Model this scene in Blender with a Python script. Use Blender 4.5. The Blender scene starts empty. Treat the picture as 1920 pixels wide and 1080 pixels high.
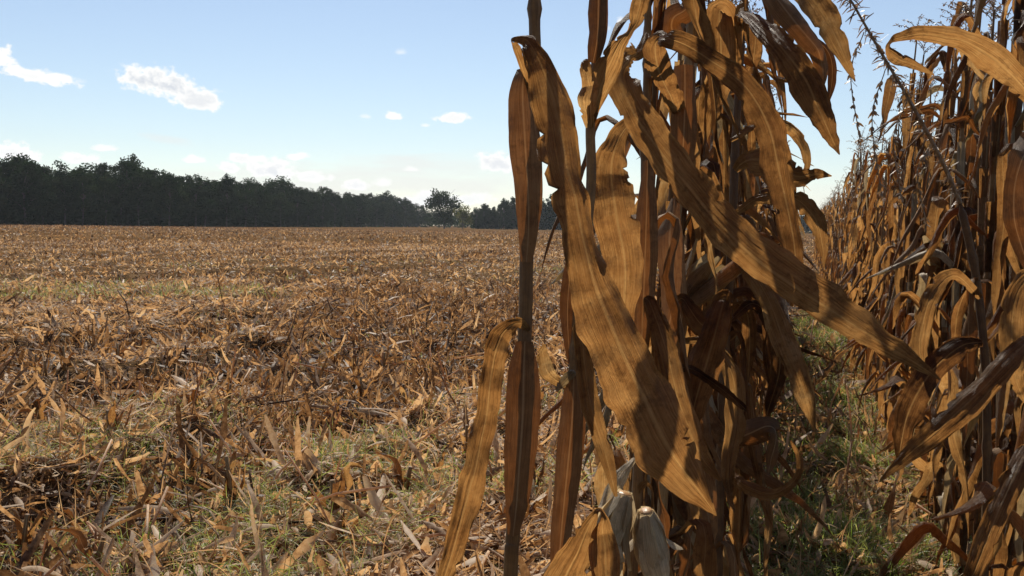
import bpy, math, random
import numpy as np
from mathutils import Matrix, Vector

# ------------------------------------------------------------------ camera
SC = bpy.context.scene
COL = SC.collection
R = math.radians
CAMH = 1.5
LENS = 38.0
FPX = LENS / 36.0 * 1920
cam = bpy.data.cameras.new('camera')
cam.lens = LENS
cam.clip_start = 0.05
cam.clip_end = 9000
camo = bpy.data.objects.new('camera', cam)
COL.objects.link(camo)
CM = Matrix.Translation((0, 0, CAMH)) @ Matrix.Rotation(R(90 - 3.3), 4, 'X') @ Matrix.Rotation(R(0.9), 4, 'Z')
camo.matrix_world = CM
SC.camera = camo
CMN = np.array(CM)
CR, CU, CF = CMN[:3, 0].copy(), CMN[:3, 1].copy(), -CMN[:3, 2].copy()
CP = CMN[:3, 3].copy()

def at(px, py, d):
    return CP + CR * ((px - 960) / FPX * d) - CU * ((py - 540) / FPX * d) + CF * d

def on_ground(px, Y):
    """ground point at distance Y that shows in picture column px"""
    p = at(px, 425, 1.0) - CP
    return p * (Y / p[1]) + CP

# ------------------------------------------------------------------ sky and sun
SUN_AZ, SUN_EL = R(-7), R(46)
world = bpy.data.worlds.new('World')
SC.world = world
world.use_nodes = True
wt = world.node_tree
wn, wl = wt.nodes, wt.links
bg = wn['Background']
sky = wn.new('ShaderNodeTexSky')
sky.sky_type = 'NISHITA'
sky.sun_disc = False
sky.sun_elevation = SUN_EL
sky.sun_rotation = SUN_AZ
sky.altitude = 100
sky.air_density = 1.0
sky.dust_density = 0.1
sky.ozone_density = 1.6
hs = wn.new('ShaderNodeMixRGB'); hs.blend_type = 'MULTIPLY'; hs.inputs[0].default_value = 1.0
hs.inputs[2].default_value = (0.965, 0.98, 1.02, 1)
hsv = wn.new('ShaderNodeHueSaturation'); hsv.inputs['Saturation'].default_value = 0.84
wl.new(sky.outputs[0], hsv.inputs['Color']); wl.new(hsv.outputs[0], hs.inputs[1]); wl.new(hs.outputs[0], bg.inputs[0])
bg.inputs[1].default_value = 0.085

def wmath(op, a, b=None, c=None, clamp=False):
    n = wn.new('ShaderNodeMath'); n.operation = op; n.use_clamp = clamp
    for i, v in enumerate((a, b, c)):
        if v is None: continue
        if isinstance(v, (int, float)): n.inputs[i].default_value = v
        else: wl.new(v, n.inputs[i])
    return n.outputs[0]

def wdot(vec, const):
    n = wn.new('ShaderNodeVectorMath'); n.operation = 'DOT_PRODUCT'
    wl.new(vec, n.inputs[0]); n.inputs[1].default_value = tuple(const)
    return n.outputs['Value']

tc = wn.new('ShaderNodeTexCoord')
DIR = tc.outputs['Generated']
def wnoise(scale, detail, rough, vscale=(1, 1, 1)):
    m = wn.new('ShaderNodeMapping'); m.inputs['Scale'].default_value = vscale
    wl.new(DIR, m.inputs[0])
    n = wn.new('ShaderNodeTexNoise'); n.inputs['Scale'].default_value = scale
    n.inputs['Detail'].default_value = detail; n.inputs['Roughness'].default_value = rough
    wl.new(m.outputs[0], n.inputs['Vector'])
    return n.outputs['Fac']
nz_puff = wnoise(95, 6, 0.62, (1, 1, 1.25))
nz_edge = wnoise(34, 3, 0.5)
nz_soft = wnoise(14, 4, 0.5, (1, 1, 7))
nzc = wmath('ADD', wmath('MULTIPLY', nz_puff, 0.75), wmath('MULTIPLY', nz_edge, 0.4))   # about 0.57
mask = None
shade = None
# (px, py, half width px, half height px, tilt deg, density, grey)
CLOUDS = [(292, 158, 68, 29, -12, 1, .55), (368, 187, 44, 22, -6, 1, .3), (56, 143, 62, 14, -8, 1, .1), (-8, 112, 26, 22, 0, 1, 0),
          (108, 146, 34, 9, -14, 1, 0), (197, 279, 24, 7, 0, .8, 0), (364, 300, 20, 9, 0, 1, 0), (20, 288, 62, 16, -5, 1, .1),
          (145, 298, 40, 14, -5, 1, .1), (450, 298, 20, 11, 0, 1, .1), (484, 299, 22, 8, 0, .9, 0), (555, 295, 25, 9, 0, 1, 0),
          (512, 322, 56, 22, 0, 1, .3), (430, 316, 22, 12, 0, 1, .1), (585, 333, 36, 14, 0, 1, .1), (734, 219, 20, 10, 0, 1, .1),
          (847, 222, 31, 10, 0, 1, .1), (797, 236, 9, 5, 0, .7, 0), (772, 318, 16, 7, 0, .8, 0), (932, 306, 42, 21, 0, 1, .3),
          (668, 348, 26, 12, 0, 1, .15), (716, 344, 18, 9, 0, .8, 0), (795, 378, 60, 16, 0, .9, .1), (885, 375, 46, 14, 0, .9, .1),
          (685, 219, 10, 5, 0, .5, 0), (752, 98, 16, 7, 0, .45, 0), (1162, 40, 9, 11, 0, .8, 0), (1140, 52, 8, 8, 0, .5, 0), (150, 153, 12, 6, 0, .4, 0)]
WISPS = [(320, 264, 62, 11, -8, .55), (660, 345, 440, 62, 2, .75), (830, 320, 230, 36, 3, .5), (1500, 390, 500, 60, 0, .45)]
for (px, py, hw, hh, tilt, dens, grey) in CLOUDS:
    d = at(px, py, 1.0) - CP
    d /= np.linalg.norm(d)
    a = R(tilt)
    ax = CR * math.cos(a) + CU * math.sin(a)
    ay = -CR * math.sin(a) + CU * math.cos(a)
    x = wmath('MULTIPLY_ADD', wdot(DIR, ax), FPX / hw, -float(d @ ax) * FPX / hw)
    y = wmath('MULTIPLY_ADD', wdot(DIR, ay), FPX / hh, -float(d @ ay) * FPX / hh)
    # flatter base: lower half squeezed
    ylow = wmath('MULTIPLY', wmath('MINIMUM', y, 0.0), 0.5)
    y2 = wmath('ADD', y, ylow)
    q = wmath('SUBTRACT', 1.0, wmath('SQRT', wmath('ADD', wmath('MULTIPLY', x, x), wmath('MULTIPLY', y2, y2))))
    q = wmath('ADD', q, wmath('MULTIPLY_ADD', nzc, 3.0, -1.62))
    front = wmath('GREATER_THAN', wdot(DIR, d), 0.5)
    mk = wmath('MULTIPLY', wmath('MULTIPLY', q, 2.3 * dens, clamp=True), front)
    if dens < 1: mk = wmath('MULTIPLY', mk, dens)
    mask = mk if mask is None else wmath('MAXIMUM', mask, mk)
    if grey:
        g = wmath('MULTIPLY', wmath('SUBTRACT', wmath('MULTIPLY', q, 1.0, clamp=True), 0.45, clamp=True), grey * 2.2)
        g = wmath('MULTIPLY', g, front)
        shade = g if shade is None else wmath('MAXIMUM', shade, g)
wisp = None
for (px, py, hw, hh, tilt, dens) in WISPS:
    d = at(px, py, 1.0) - CP
    d /= np.linalg.norm(d)
    a = R(tilt)
    ax = CR * math.cos(a) + CU * math.sin(a)
    ay = -CR * math.sin(a) + CU * math.cos(a)
    x = wmath('MULTIPLY_ADD', wdot(DIR, ax), FPX / hw, -float(d @ ax) * FPX / hw)
    y = wmath('MULTIPLY_ADD', wdot(DIR, ay), FPX / hh, -float(d @ ay) * FPX / hh)
    q = wmath('SUBTRACT', 1.0, wmath('ADD', wmath('MULTIPLY', x, x), wmath('MULTIPLY', y, y)))
    q = wmath('ADD', q, wmath('MULTIPLY_ADD', nz_soft, 2.2, -1.25))
    mk = wmath('MULTIPLY', wmath('MULTIPLY', q, 1.3, clamp=True), dens)
    mk = wmath('MULTIPLY', mk, wmath('GREATER_THAN', wdot(DIR, d), 0.5))
    wisp = mk if wisp is None else wmath('MAXIMUM', wisp, mk)
ccol = wn.new('ShaderNodeMixRGB')
ccol.inputs[1].default_value = (1.0, 1.0, 0.985, 1)
ccol.inputs[2].default_value = (0.50, 0.56, 0.66, 1)
wl.new(wmath('MINIMUM', shade, 0.62), ccol.inputs[0])
bgc = wn.new('ShaderNodeBackground'); wl.new(ccol.outputs[0], bgc.inputs[0]); bgc.inputs[1].default_value = 0.88
bgw = wn.new('ShaderNodeBackground'); bgw.inputs[0].default_value = (0.88, 0.875, 0.85, 1); bgw.inputs[1].default_value = 0.84
m1 = wn.new('ShaderNodeMixShader'); m2 = wn.new('ShaderNodeMixShader')
wl.new(wmath('MULTIPLY', wisp, 0.8), m1.inputs[0]); wl.new(bg.outputs[0], m1.inputs[1]); wl.new(bgw.outputs[0], m1.inputs[2])
wl.new(mask, m2.inputs[0]); wl.new(m1.outputs[0], m2.inputs[1]); wl.new(bgc.outputs[0], m2.inputs[2])
wl.new(m2.outputs[0], wn['World Output'].inputs['Surface'])

sun = bpy.data.lights.new('sun', 'SUN')
sun.energy = 5.0
sun.angle = R(0.55)
sun.color = (1.0, 0.93, 0.82)
suno = bpy.data.objects.new('sun', sun)
COL.objects.link(suno)
suno.rotation_euler = Vector((math.sin(SUN_AZ) * math.cos(SUN_EL), math.cos(SUN_AZ) * math.cos(SUN_EL), math.sin(SUN_EL))).to_track_quat('Z', 'Y').to_euler()
SC.view_settings.view_transform = 'Standard'
SC.view_settings.look = 'None'
SC.view_settings.exposure = 0.25
SC.render.engine = 'CYCLES'
SC.cycles.max_bounces = 8
SC.cycles.diffuse_bounces = 4
SC.cycles.transmission_bounces = 5
SC.cycles.sample_clamp_indirect = 6

# ------------------------------------------------------------------ materials
class NT:
    def __init__(s, name):
        s.m = bpy.data.materials.new(name); s.m.use_nodes = True
        s.t = s.m.node_tree; s.n = s.t.nodes; s.l = s.t.links
        s.p = s.n['Principled BSDF']; s.out = s.n['Material Output']
    def put(s, sock, v):
        if hasattr(v, 'links') or isinstance(v, bpy.types.NodeSocket): s.l.new(v, sock)
        elif isinstance(v, (tuple, list)) and len(v) == 3 and sock.type == 'RGBA': sock.default_value = (*v, 1)
        else: sock.default_value = v
    def math(s, op, a, b=None, clamp=False):
        n = s.n.new('ShaderNodeMath'); n.operation = op; n.use_clamp = clamp
        s.put(n.inputs[0], a)
        if b is not None: s.put(n.inputs[1], b)
        return n.outputs[0]
    def coord(s, which):
        return s.n.new('ShaderNodeTexCoord').outputs[which]
    def attr(s, name):
        n = s.n.new('ShaderNodeAttribute'); n.attribute_name = name
        return n.outputs['Fac']
    def mapping(s, vec, scale):
        n = s.n.new('ShaderNodeMapping'); s.l.new(vec, n.inputs[0]); n.inputs['Scale'].default_value = scale
        return n.outputs[0]
    def noise(s, vec, scale, detail=3, rough=.5, dist=0):
        n = s.n.new('ShaderNodeTexNoise'); s.l.new(vec, n.inputs['Vector'])
        n.inputs['Scale'].default_value = scale; n.inputs['Detail'].default_value = detail
        n.inputs['Roughness'].default_value = rough; n.inputs['Distortion'].default_value = dist
        return n.outputs['Fac']
    def ramp(s, fac, stops):
        n = s.n.new('ShaderNodeValToRGB'); s.l.new(fac, n.inputs[0])
        e = n.color_ramp.elements
        while len(e) < len(stops): e.new(0.5)
        for k, (p, c) in enumerate(stops):
            e[k].position = p
            e[k].color = (*c, 1) if isinstance(c, (tuple, list)) else (c, c, c, 1)
        return n.outputs[0]
    def mix(s, fac, a, b, mode='MIX'):
        n = s.n.new('ShaderNodeMixRGB'); n.blend_type = mode
        s.put(n.inputs[0], fac); s.put(n.inputs[1], a); s.put(n.inputs[2], b)
        return n.outputs[0]

def leaf_material(name, stops, trans=0.5, tcol=(1.0, 0.72, 0.38), rough=0.40, vein=True, spec=0.4, bump=0.6, per_object=True, spots=0.5):
    s = NT(name)
    tint = s.attr('tint')
    if per_object:
        rnd = s.n.new('ShaderNodeObjectInfo').outputs['Random']
        tint = s.math('FRACT', s.math('ADD', tint, s.math('MULTIPLY', rnd, 0.45)))
    obj = s.coord('Object')
    blot = s.noise(obj, 24, 6, .7)
    fac = s.math('ADD', s.math('MULTIPLY', tint, 0.8), s.math('MULTIPLY', s.math('SUBTRACT', blot, 0.45), 1.3), clamp=True)
    col = s.ramp(fac, stops)
    h = blot
    if vein:
        uv = s.coord('UV')
        streak = s.noise(s.mapping(uv, (34, 1.1, 1)), 1.0, 4, .65)
        fine = s.noise(s.mapping(uv, (85, 1.5, 1)), 1.0, 2, .5)
        sx = s.n.new('ShaderNodeSeparateXYZ'); s.l.new(uv, sx.inputs[0])
        rib = s.math('SUBTRACT', 1.0, s.math('MULTIPLY', s.math('ABSOLUTE', s.math('SUBTRACT', sx.outputs[0], 0.5)), 22.0), clamp=True)
        col = s.mix(0.75, col, s.ramp(streak, [(0.34, (.50, .45, .40)), (0.60, (1.06, 1.06, 1.06))]), 'MULTIPLY')
        if spots:
            sp = s.noise(obj, 55, 5, .7)
            sp2 = s.noise(obj, 7, 2, .5)
            k = s.math('MULTIPLY', s.math('SUBTRACT', s.math('ADD', sp, s.math('MULTIPLY', sp2, .6)), 0.84, clamp=True), 7.0, clamp=True)
            col = s.mix(s.math('MULTIPLY', k, spots), col, (.10, .055, .03))
        col = s.mix(s.math('MULTIPLY', rib, 0.6), col, (.56, .42, .25))
        h = s.math('ADD', s.math('MULTIPLY', fine, 1.0), s.math('ADD', s.math('MULTIPLY', streak, .8), s.math('MULTIPLY', s.noise(obj, 40, 3, .6), .8)))
    s.put(s.p.inputs['Base Color'], col)
    s.put(s.p.inputs['Roughness'], s.math('ADD', s.math('MULTIPLY', blot, 0.4), rough - 0.2))
    s.p.inputs['Specular IOR Level'].default_value = spec
    b = s.n.new('ShaderNodeBump'); b.inputs['Strength'].default_value = bump; b.inputs['Distance'].default_value = 0.006
    s.l.new(h, b.inputs['Height']); s.l.new(b.outputs[0], s.p.inputs['Normal'])
    if trans:
        tr = s.n.new('ShaderNodeBsdfTranslucent')
        s.l.new(s.mix(1.0, col, tcol, 'MULTIPLY'), tr.inputs[0])
        s.l.new(b.outputs[0], tr.inputs['Normal'])
        mx = s.n.new('ShaderNodeMixShader'); mx.inputs[0].default_value = trans
        s.l.new(s.p.outputs[0], mx.inputs[1]); s.l.new(tr.outputs[0], mx.inputs[2])
        s.l.new(mx.outputs[0], s.out.inputs[0])
    return s.m

DRY = [(0.0, (.12, .066, .038)), (0.2, (.25, .142, .072)), (0.45, (.37, .228, .115)), (0.75, (.46, .315, .175)), (1.0, (.56, .45, .31))]
M_leaf = leaf_material('dry_corn_leaf', DRY, 0.77, (1.0, .74, .40), bump=1.0, spots=.55)
M_dark = leaf_material('dry_sheath', [(0, (.14, .075, .035)), (.5, (.27, .15, .065)), (1, (.38, .24, .12))], 0.34, (1.0, .58, .27), rough=.6, spec=.2)
M_pale = leaf_material('bleached_husk', [(0, (.30, .23, .13)), (.5, (.50, .41, .27)), (1, (.64, .56, .41))], 0.35, (1.0, .82, .55), rough=.5, spots=.5)
M_stalk = leaf_material('dry_stalk', [(0, (.12, .055, .02)), (.4, (.25, .125, .042)), (.75, (.36, .20, .075)), (1, (.42, .28, .13))], 0, rough=.5, spots=.4, spec=.3)
M_tassel = leaf_material('dry_tassel', [(0, (.20, .13, .08)), (1, (.42, .30, .18))], 0.25, vein=False)
M_residue = leaf_material('crop_residue', [(0.0, (.06, .033, .018)), (0.2, (.15, .088, .048)), (0.42, (.29, .18, .10)), (0.62, (.58, .40, .24)), (0.85, (.74, .58, .40)), (1.0, (.76, .64, .46))],
                          0.50, (1.0, .78, .50), rough=.5, vein=False, per_object=False, spec=.16)
M_grass = leaf_material('green_grass', [(0, (.08, .13, .03)), (.45, (.18, .24, .065)), (.65, (.30, .31, .13)), (1, (.50, .44, .28))], 0.5, (1, 1.1, .5), rough=.45, vein=False, per_object=False)
M_white = leaf_material('sun_bleached_leaf', [(0, (.56, .43, .26)), (1, (.85, .73, .52))], 0.5, (1.0, .9, .72), rough=.5, spots=.3)
M_cob = leaf_material('dry_cob', [(0, (.30, .14, .05)), (1, (.45, .26, .10))], 0, vein=False)

def ground_material():
    s = NT('field_soil')
    o = s.coord('Object')
    a = s.noise(o, 26, 6, .7); b = s.noise(o, 3, 5, .65); c = s.noise(s.mapping(o, (1, .4, 1)), .12, 4, .6)
    f = s.math('ADD', s.math('MULTIPLY', a, .55), s.math('MULTIPLY', b, .45))
    near = s.ramp(f, [(.32, (.03, .018, .01)), (.48, (.08, .05, .026)), (.6, (.20, .125, .065)), (.72, (.34, .23, .13))])
    far = s.ramp(s.math('ADD', s.math('MULTIPLY', f, .6), s.math('MULTIPLY', c, .4)), [(.38, (.065, .036, .015)), (.5, (.13, .075, .034)), (.62, (.22, .135, .065))])
    sx = s.n.new('ShaderNodeSeparateXYZ'); s.l.new(o, sx.inputs[0])
    t = s.math('MULTIPLY', s.math('SUBTRACT', sx.outputs[1], 14.0), 1 / 60.0, clamp=True)   # near soil tones blend into the far ones with distance
    s.put(s.p.inputs['Base Color'], s.mix(t, near, far))
    s.p.inputs['Roughness'].default_value = .9
    s.p.inputs['Specular IOR Level'].default_value = .0
    bp = s.n.new('ShaderNodeBump'); bp.inputs['Strength'].default_value = .9; bp.inputs['Distance'].default_value = .05
    s.l.new(f, bp.inputs['Height']); s.l.new(bp.outputs[0], s.p.inputs['Normal'])
    return s.m
M_ground = ground_material()

def tree_material(name, stops, trans=.25):
    s = NT(name)
    tint = s.attr('tint')
    rnd = s.n.new('ShaderNodeObjectInfo').outputs['Random']
    f = s.math('ADD', s.math('MULTIPLY', tint, .65), s.math('MULTIPLY', rnd, .35))
    col = s.ramp(f, stops)
    s.put(s.p.inputs['Base Color'], col); s.p.inputs['Roughness'].default_value = .6
    s.p.inputs['Specular IOR Level'].default_value = .0
    tr = s.n.new('ShaderNodeBsdfTranslucent'); s.l.new(s.mix(1.0, col, (1, 1.1, .45), 'MULTIPLY'), tr.inputs[0])
    mx = s.n.new('ShaderNodeMixShader'); mx.inputs[0].default_value = trans
    s.l.new(s.p.outputs[0], mx.inputs[1]); s.l.new(tr.outputs[0], mx.inputs[2]); s.l.new(mx.outputs[0], s.out.inputs[0])
    return s.m
M_crown = tree_material('tree_foliage', [(0, (.018, .034, .012)), (.5, (.034, .058, .019)), (.85, (.060, .080, .026)), (1, (.10, .09, .035))], .06)
M_crown_olive = tree_material('olive_foliage', [(0, (.06, .07, .025)), (1, (.30, .27, .11))])
s = NT('bark'); s.put(s.p.inputs['Base Color'], s.ramp(s.noise(s.mapping(s.coord('Object'), (4, 4, .7)), 2, 4), [(.3, (.05, .04, .03)), (.7, (.13, .11, .085))])); s.p.inputs['Roughness'].default_value = .9
M_bark = s.m

# ------------------------------------------------------------------ mesh tools
class Geo:
    def __init__(s): s.v, s.f, s.uv, s.t, s.n = [], [], [], [], 0
    def grid(s, P, uv, tint):
        """P (n,m,k,3) vertex grids -> quads; uv (n,m,k,2); tint (n,)"""
        n, m, k = P.shape[:3]
        base = s.n + np.arange(n)[:, None, None] * (m * k)
        i = np.arange(m - 1)[None, :, None] * k; j = np.arange(k - 1)[None, None, :]
        a = base + i + j
        F = np.stack([a, a + 1, a + k + 1, a + k], -1).reshape(-1, 4)
        s.v.append(P.reshape(-1, 3)); s.f.append(F); s.uv.append(uv.reshape(-1, 2))
        s.t.append(np.repeat(np.asarray(tint, float), m * k)); s.n += n * m * k
        return s
    def merge(s, g, mat=None, off=None, tadd=0.0):
        for v, f, u, t in zip(g.v, g.f, g.uv, g.t):
            pass
        V = np.concatenate(g.v); F = np.concatenate(g.f)
        if mat is not None: V = V @ mat.T
        if off is not None: V = V + off
        s.v.append(V); s.f.append(F + s.n); s.uv.append(np.concatenate(g.uv))
        s.t.append((np.concatenate(g.t) + tadd) % 1.0 if tadd else np.concatenate(g.t)); s.n += len(V)
        return s
    def mesh(s, name, mat, smooth=True):
        V = np.concatenate(s.v).astype(np.float32); F = np.concatenate(s.f).astype(np.int32)
        U = np.concatenate(s.uv).astype(np.float32); T = np.concatenate(s.t).astype(np.float32)
        me = bpy.data.meshes.new(name)
        me.vertices.add(len(V)); me.vertices.foreach_set('co', V.ravel())
        me.loops.add(F.size); me.loops.foreach_set('vertex_index', F.ravel())
        me.polygons.add(len(F)); me.polygons.foreach_set('loop_start', np.arange(len(F), dtype=np.int32) * 4)
        if smooth: me.polygons.foreach_set('use_smooth', np.ones(len(F), dtype=bool))
        uvl = me.uv_layers.new(name='UVMap'); uvl.data.foreach_set('uv', U[F.ravel()].ravel())
        at_ = me.attributes.new('tint', 'FLOAT', 'POINT'); at_.data.foreach_set('value', T)
        me.update(calc_edges=True); me.materials.append(mat)
        return me

def unit(a): return a / np.maximum(np.linalg.norm(a, axis=-1, keepdims=True), 1e-9)

def ribbon(g, C, S, N, hw, fl, fr, tint, k=7, L=None, ruffle=0.0, rng=None, drop=0):
    """leaf blade: centre line C, side S, normal N (m,3), half width hw (m,), fold angles of the left and right half"""
    m = len(C)
    ss = np.linspace(-1, 1, k)
    fl = np.broadcast_to(fl, (m,)); fr = np.broadcast_to(fr, (m,))
    d = np.concatenate([[0], np.cumsum(np.linalg.norm(np.diff(C, axis=0), axis=1))])
    P = np.zeros((m, k, 3))
    ph = rng.uniform(0, 6.28, 4) if rng is not None else np.zeros(4)
    wl = np.ones(m); wr = np.ones(m); cre = np.zeros((m, k))
    if rng is not None and k >= 9:
        for w_ in (wl, wr):
            w_ *= 1 + smoothn(rng, m, m // 4, .06)
            for _ in range(rng.integers(1, 6)):              # tears in the margin
                c_ = rng.integers(2, m - 2); w_[c_] *= rng.uniform(.55, .85)
                w_[min(m - 1, c_ + 1)] *= rng.uniform(.8, 1)
        for j_ in range(k): cre[:, j_] = smoothn(rng, m, 7, .0013) + (.0011 if j_ % 2 else -.0011) * (1 + smoothn(rng, m, 5, .5))
        cre[:, [0, -1]] *= 1.6
    for j, q in enumerate(ss):
        ang = fl if q < 0 else fr
        aa = ang * (0.55 + 0.45 * abs(q))          # each half rolls further towards its margin
        h = hw * (1 + ((wl if q < 0 else wr) - 1) * q ** 4) * abs(q)
        off = S * (np.sign(q) * h * np.cos(aa))[:, None] + N * (h * np.sin(aa))[:, None]
        if ruffle:
            w = ruffle * q * q * (np.sin(d * (62 if q < 0 else 54) + ph[0 if q < 0 else 1]) + .6 * np.sin(d * (131 if q < 0 else 117) + ph[2 if q < 0 else 3]))
            off = off + N * (w * np.minimum(1, hw / .02))[:, None]
        P[:, j] = C + off + N * (cre[:, j] * np.minimum(1, hw / .015))[:, None]
    uv = np.zeros((m, k, 2)); uv[..., 0] = (ss + 1) / 2; uv[..., 1] = d[:, None] * 10
    g.grid(P[None], uv[None], [tint])
    return g

def frames(C):
    T = unit(np.gradient(C, axis=0))
    return T

def tube(g, C, r, tint, k=8, cap=True):
    C = np.asarray(C, float); r = np.broadcast_to(np.asarray(r, float), (len(C),)).copy()
    if cap:
        C = np.concatenate([C[:1], C, C[-1:]]); r = np.concatenate([[1e-5], r, [1e-5]])
    T = unit(np.gradient(C, axis=0) + 1e-9)
    T[0], T[-1] = T[min(2, len(T) - 1)], T[max(-3, -len(T))]
    ref = np.array([0, 1, 0.]) if abs(T[:, 1]).mean() < .8 else np.array([1., 0, 0])
    A = unit(np.cross(T, ref)); B = np.cross(T, A)
    th = np.linspace(0, 2 * math.pi, k + 1)
    P = C[:, None] + r[:, None, None] * (A[:, None] * np.cos(th)[None, :, None] + B[:, None] * np.sin(th)[None, :, None])
    d = np.concatenate([[0], np.cumsum(np.linalg.norm(np.diff(C, axis=0), axis=1))])
    uv = np.zeros((len(C), k + 1, 2)); uv[..., 0] = th / 6.283; uv[..., 1] = d[:, None] * 10
    g.grid(P[None], uv[None], [tint])
    return g

def smoothn(rng, m, n=4, amp=1.0):
    return np.interp(np.linspace(0, n, m), np.arange(n + 1), rng.normal(0, amp, n + 1))

def catmull(pts, sub):
    pts = np.asarray(pts, float)
    P = np.concatenate([2 * pts[:1] - pts[1:2], pts, 2 * pts[-1:] - pts[-2:-1]])
    out = []
    for i in range(1, len(P) - 2):
        p0, p1, p2, p3 = P[i - 1], P[i], P[i + 1], P[i + 2]
        for t in np.arange(sub) / sub:
            out.append(.5 * (2 * p1 + (p2 - p0) * t + (2 * p0 - 5 * p1 + 4 * p2 - p3) * t * t + (3 * p1 - p0 - 3 * p2 + p3) * t ** 3))
    out.append(pts[-1])
    return np.array(out)

def link(name, me, parent=None, loc=None):
    o = bpy.data.objects.new(name, me)
    COL.objects.link(o)
    if parent is not None: o.parent = parent
    if loc is not None: o.location = loc
    return o

def tag(o, label=None, cat=None, group=None, kind=None):
    if label: o['label'] = label
    if cat: o['category'] = cat
    if group: o['group'] = group
    if kind: o['kind'] = kind
    return o

# value noise on the ground plane
def vnoise(x, y, seed=0):
    xi = np.floor(x).astype(np.int64); yi = np.floor(y).astype(np.int64)
    fx = x - xi; fy = y - yi; fx = fx * fx * (3 - 2 * fx); fy = fy * fy * (3 - 2 * fy)
    def h(a, b):
        n = (a * 374761393 + b * 668265263 + seed * 1442695) & 0xffffffff
        n = ((n ^ (n >> 13)) * 1274126177) & 0xffffffff
        return ((n ^ (n >> 16)) & 0xffff) / 65535.0
    return (h(xi, yi) * (1 - fx) + h(xi + 1, yi) * fx) * (1 - fy) + (h(xi, yi + 1) * (1 - fx) + h(xi + 1, yi + 1) * fx) * fy

ROWA = R(15.0)                                    # compass direction of the corn rows
RS = math.tan(ROWA)
def rowc(x, y): return x - RS * y                 # which row a ground point is in
def along(x, y): return y
def windrow(x, y):
    """0..1, how much chaff the combine left there (long bands along the rows)"""
    c = rowc(x, y)
    b = vnoise(c / 1.05 + 7.3, along(x, y) / 5.5, 3)
    b = np.clip((b - .3) / .4, 0, 1); b = b * b * (3 - 2 * b)
    return .12 + .55 * b + .28 * vnoise(x / .5, y / .7, 5)
def gh(x, y):
    fade = 1 / (1 + (np.hypot(x, y) / 60) ** 2)
    return (0.32 * (windrow(x, y) - .5) + .20 * (vnoise(x / .35, y / .35, 8) - .5) + .10 * (vnoise(x / 2.2, y / 2.2, 9) - .5)) * fade

# ------------------------------------------------------------------ ground
def build_ground():
    th = np.linspace(R(-180), R(180), 721)
    r = np.concatenate([[0.02], np.geomspace(1.2, 60, 260), np.geomspace(64, 1500, 44)])
    TT, RR = np.meshgrid(th, r)
    X, Y = np.sin(TT) * RR, np.cos(TT) * RR
    Z = gh(X, Y)
    P = np.stack([X, Y, Z], -1)
    g = Geo(); uv = np.stack([X, Y], -1)
    g.grid(P[None], uv[None], [0])
    o = link('field', g.mesh('field', M_ground))
    tag(o, 'harvested corn field of brown stubble and bare soil reaching the woods', kind='structure')
build_ground()

# ------------------------------------------------------------------ loose residue
rg = np.random.default_rng(11)

rg_shape = np.random.default_rng(12)
def strips(g, pos, yaw, pitch, L, W, bend, tint, twist, m=4, k=2, vf=0.0):
    """many small blades at once; pos = their lower ends"""
    n = len(pos); t = np.linspace(0, 1, m)[None, :]
    el = pitch[:, None] + bend[:, None] * t
    dl = (L / (m - 1))[:, None]
    hx = np.cos(el); hz = np.sin(el)
    cx = np.concatenate([np.zeros((n, 1)), np.cumsum(hx[:, :-1] * dl, 1)], 1)
    cz = np.concatenate([np.zeros((n, 1)), np.cumsum(hz[:, :-1] * dl, 1)], 1)
    cy, sy = np.cos(yaw)[:, None], np.sin(yaw)[:, None]
    C = np.stack([pos[:, 0:1] + cx * cy, pos[:, 1:2] + cx * sy, pos[:, 2:3] + cz], -1)
    side = np.stack([-sy + 0 * cx, cy + 0 * cx, 0 * cx], -1)
    T = np.stack([hx * cy, hx * sy, hz], -1)
    N = np.cross(side, T)
    tw = twist[:, None] * (0.3 + t)
    S = side * np.cos(tw)[..., None] + N * np.sin(tw)[..., None]
    N2 = -side * np.sin(tw)[..., None] + N * np.cos(tw)[..., None]
    w = W[:, None] * .5 * np.sin(np.pi * (0.12 + 0.83 * t)) ** .6
    if k == 3 or m >= 4: w = w * rg_shape.uniform(.55, 1.25, w.shape)
    ss = np.linspace(-1, 1, k)
    P = C[:, :, None] + S[:, :, None] * (w[..., None] * ss)[..., None] + N2[:, :, None] * (w[..., None] * np.abs(ss) * vf)[..., None]
    uv = np.zeros(P.shape[:3] + (2,)); uv[..., 0] = (ss + 1) / 2; uv[..., 1] = t[..., None] * L[:, None, None] * 10
    g.grid(P, uv, tint)

def wedge(n, r0, r1, a0=-36, a1=33, p=1.0):
    """area-uniform sample between two distances in front of the camera"""
    u = rg.uniform(0, 1, n)
    r = np.sqrt(r0 * r0 + u * (r1 * r1 - r0 * r0)) if p == 1 else (r0 ** p + u * (r1 ** p - r0 ** p)) ** (1 / p)
    a = np.radians(rg.uniform(a0, a1, n))
    return np.sin(a) * r, np.cos(a) * r

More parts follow.
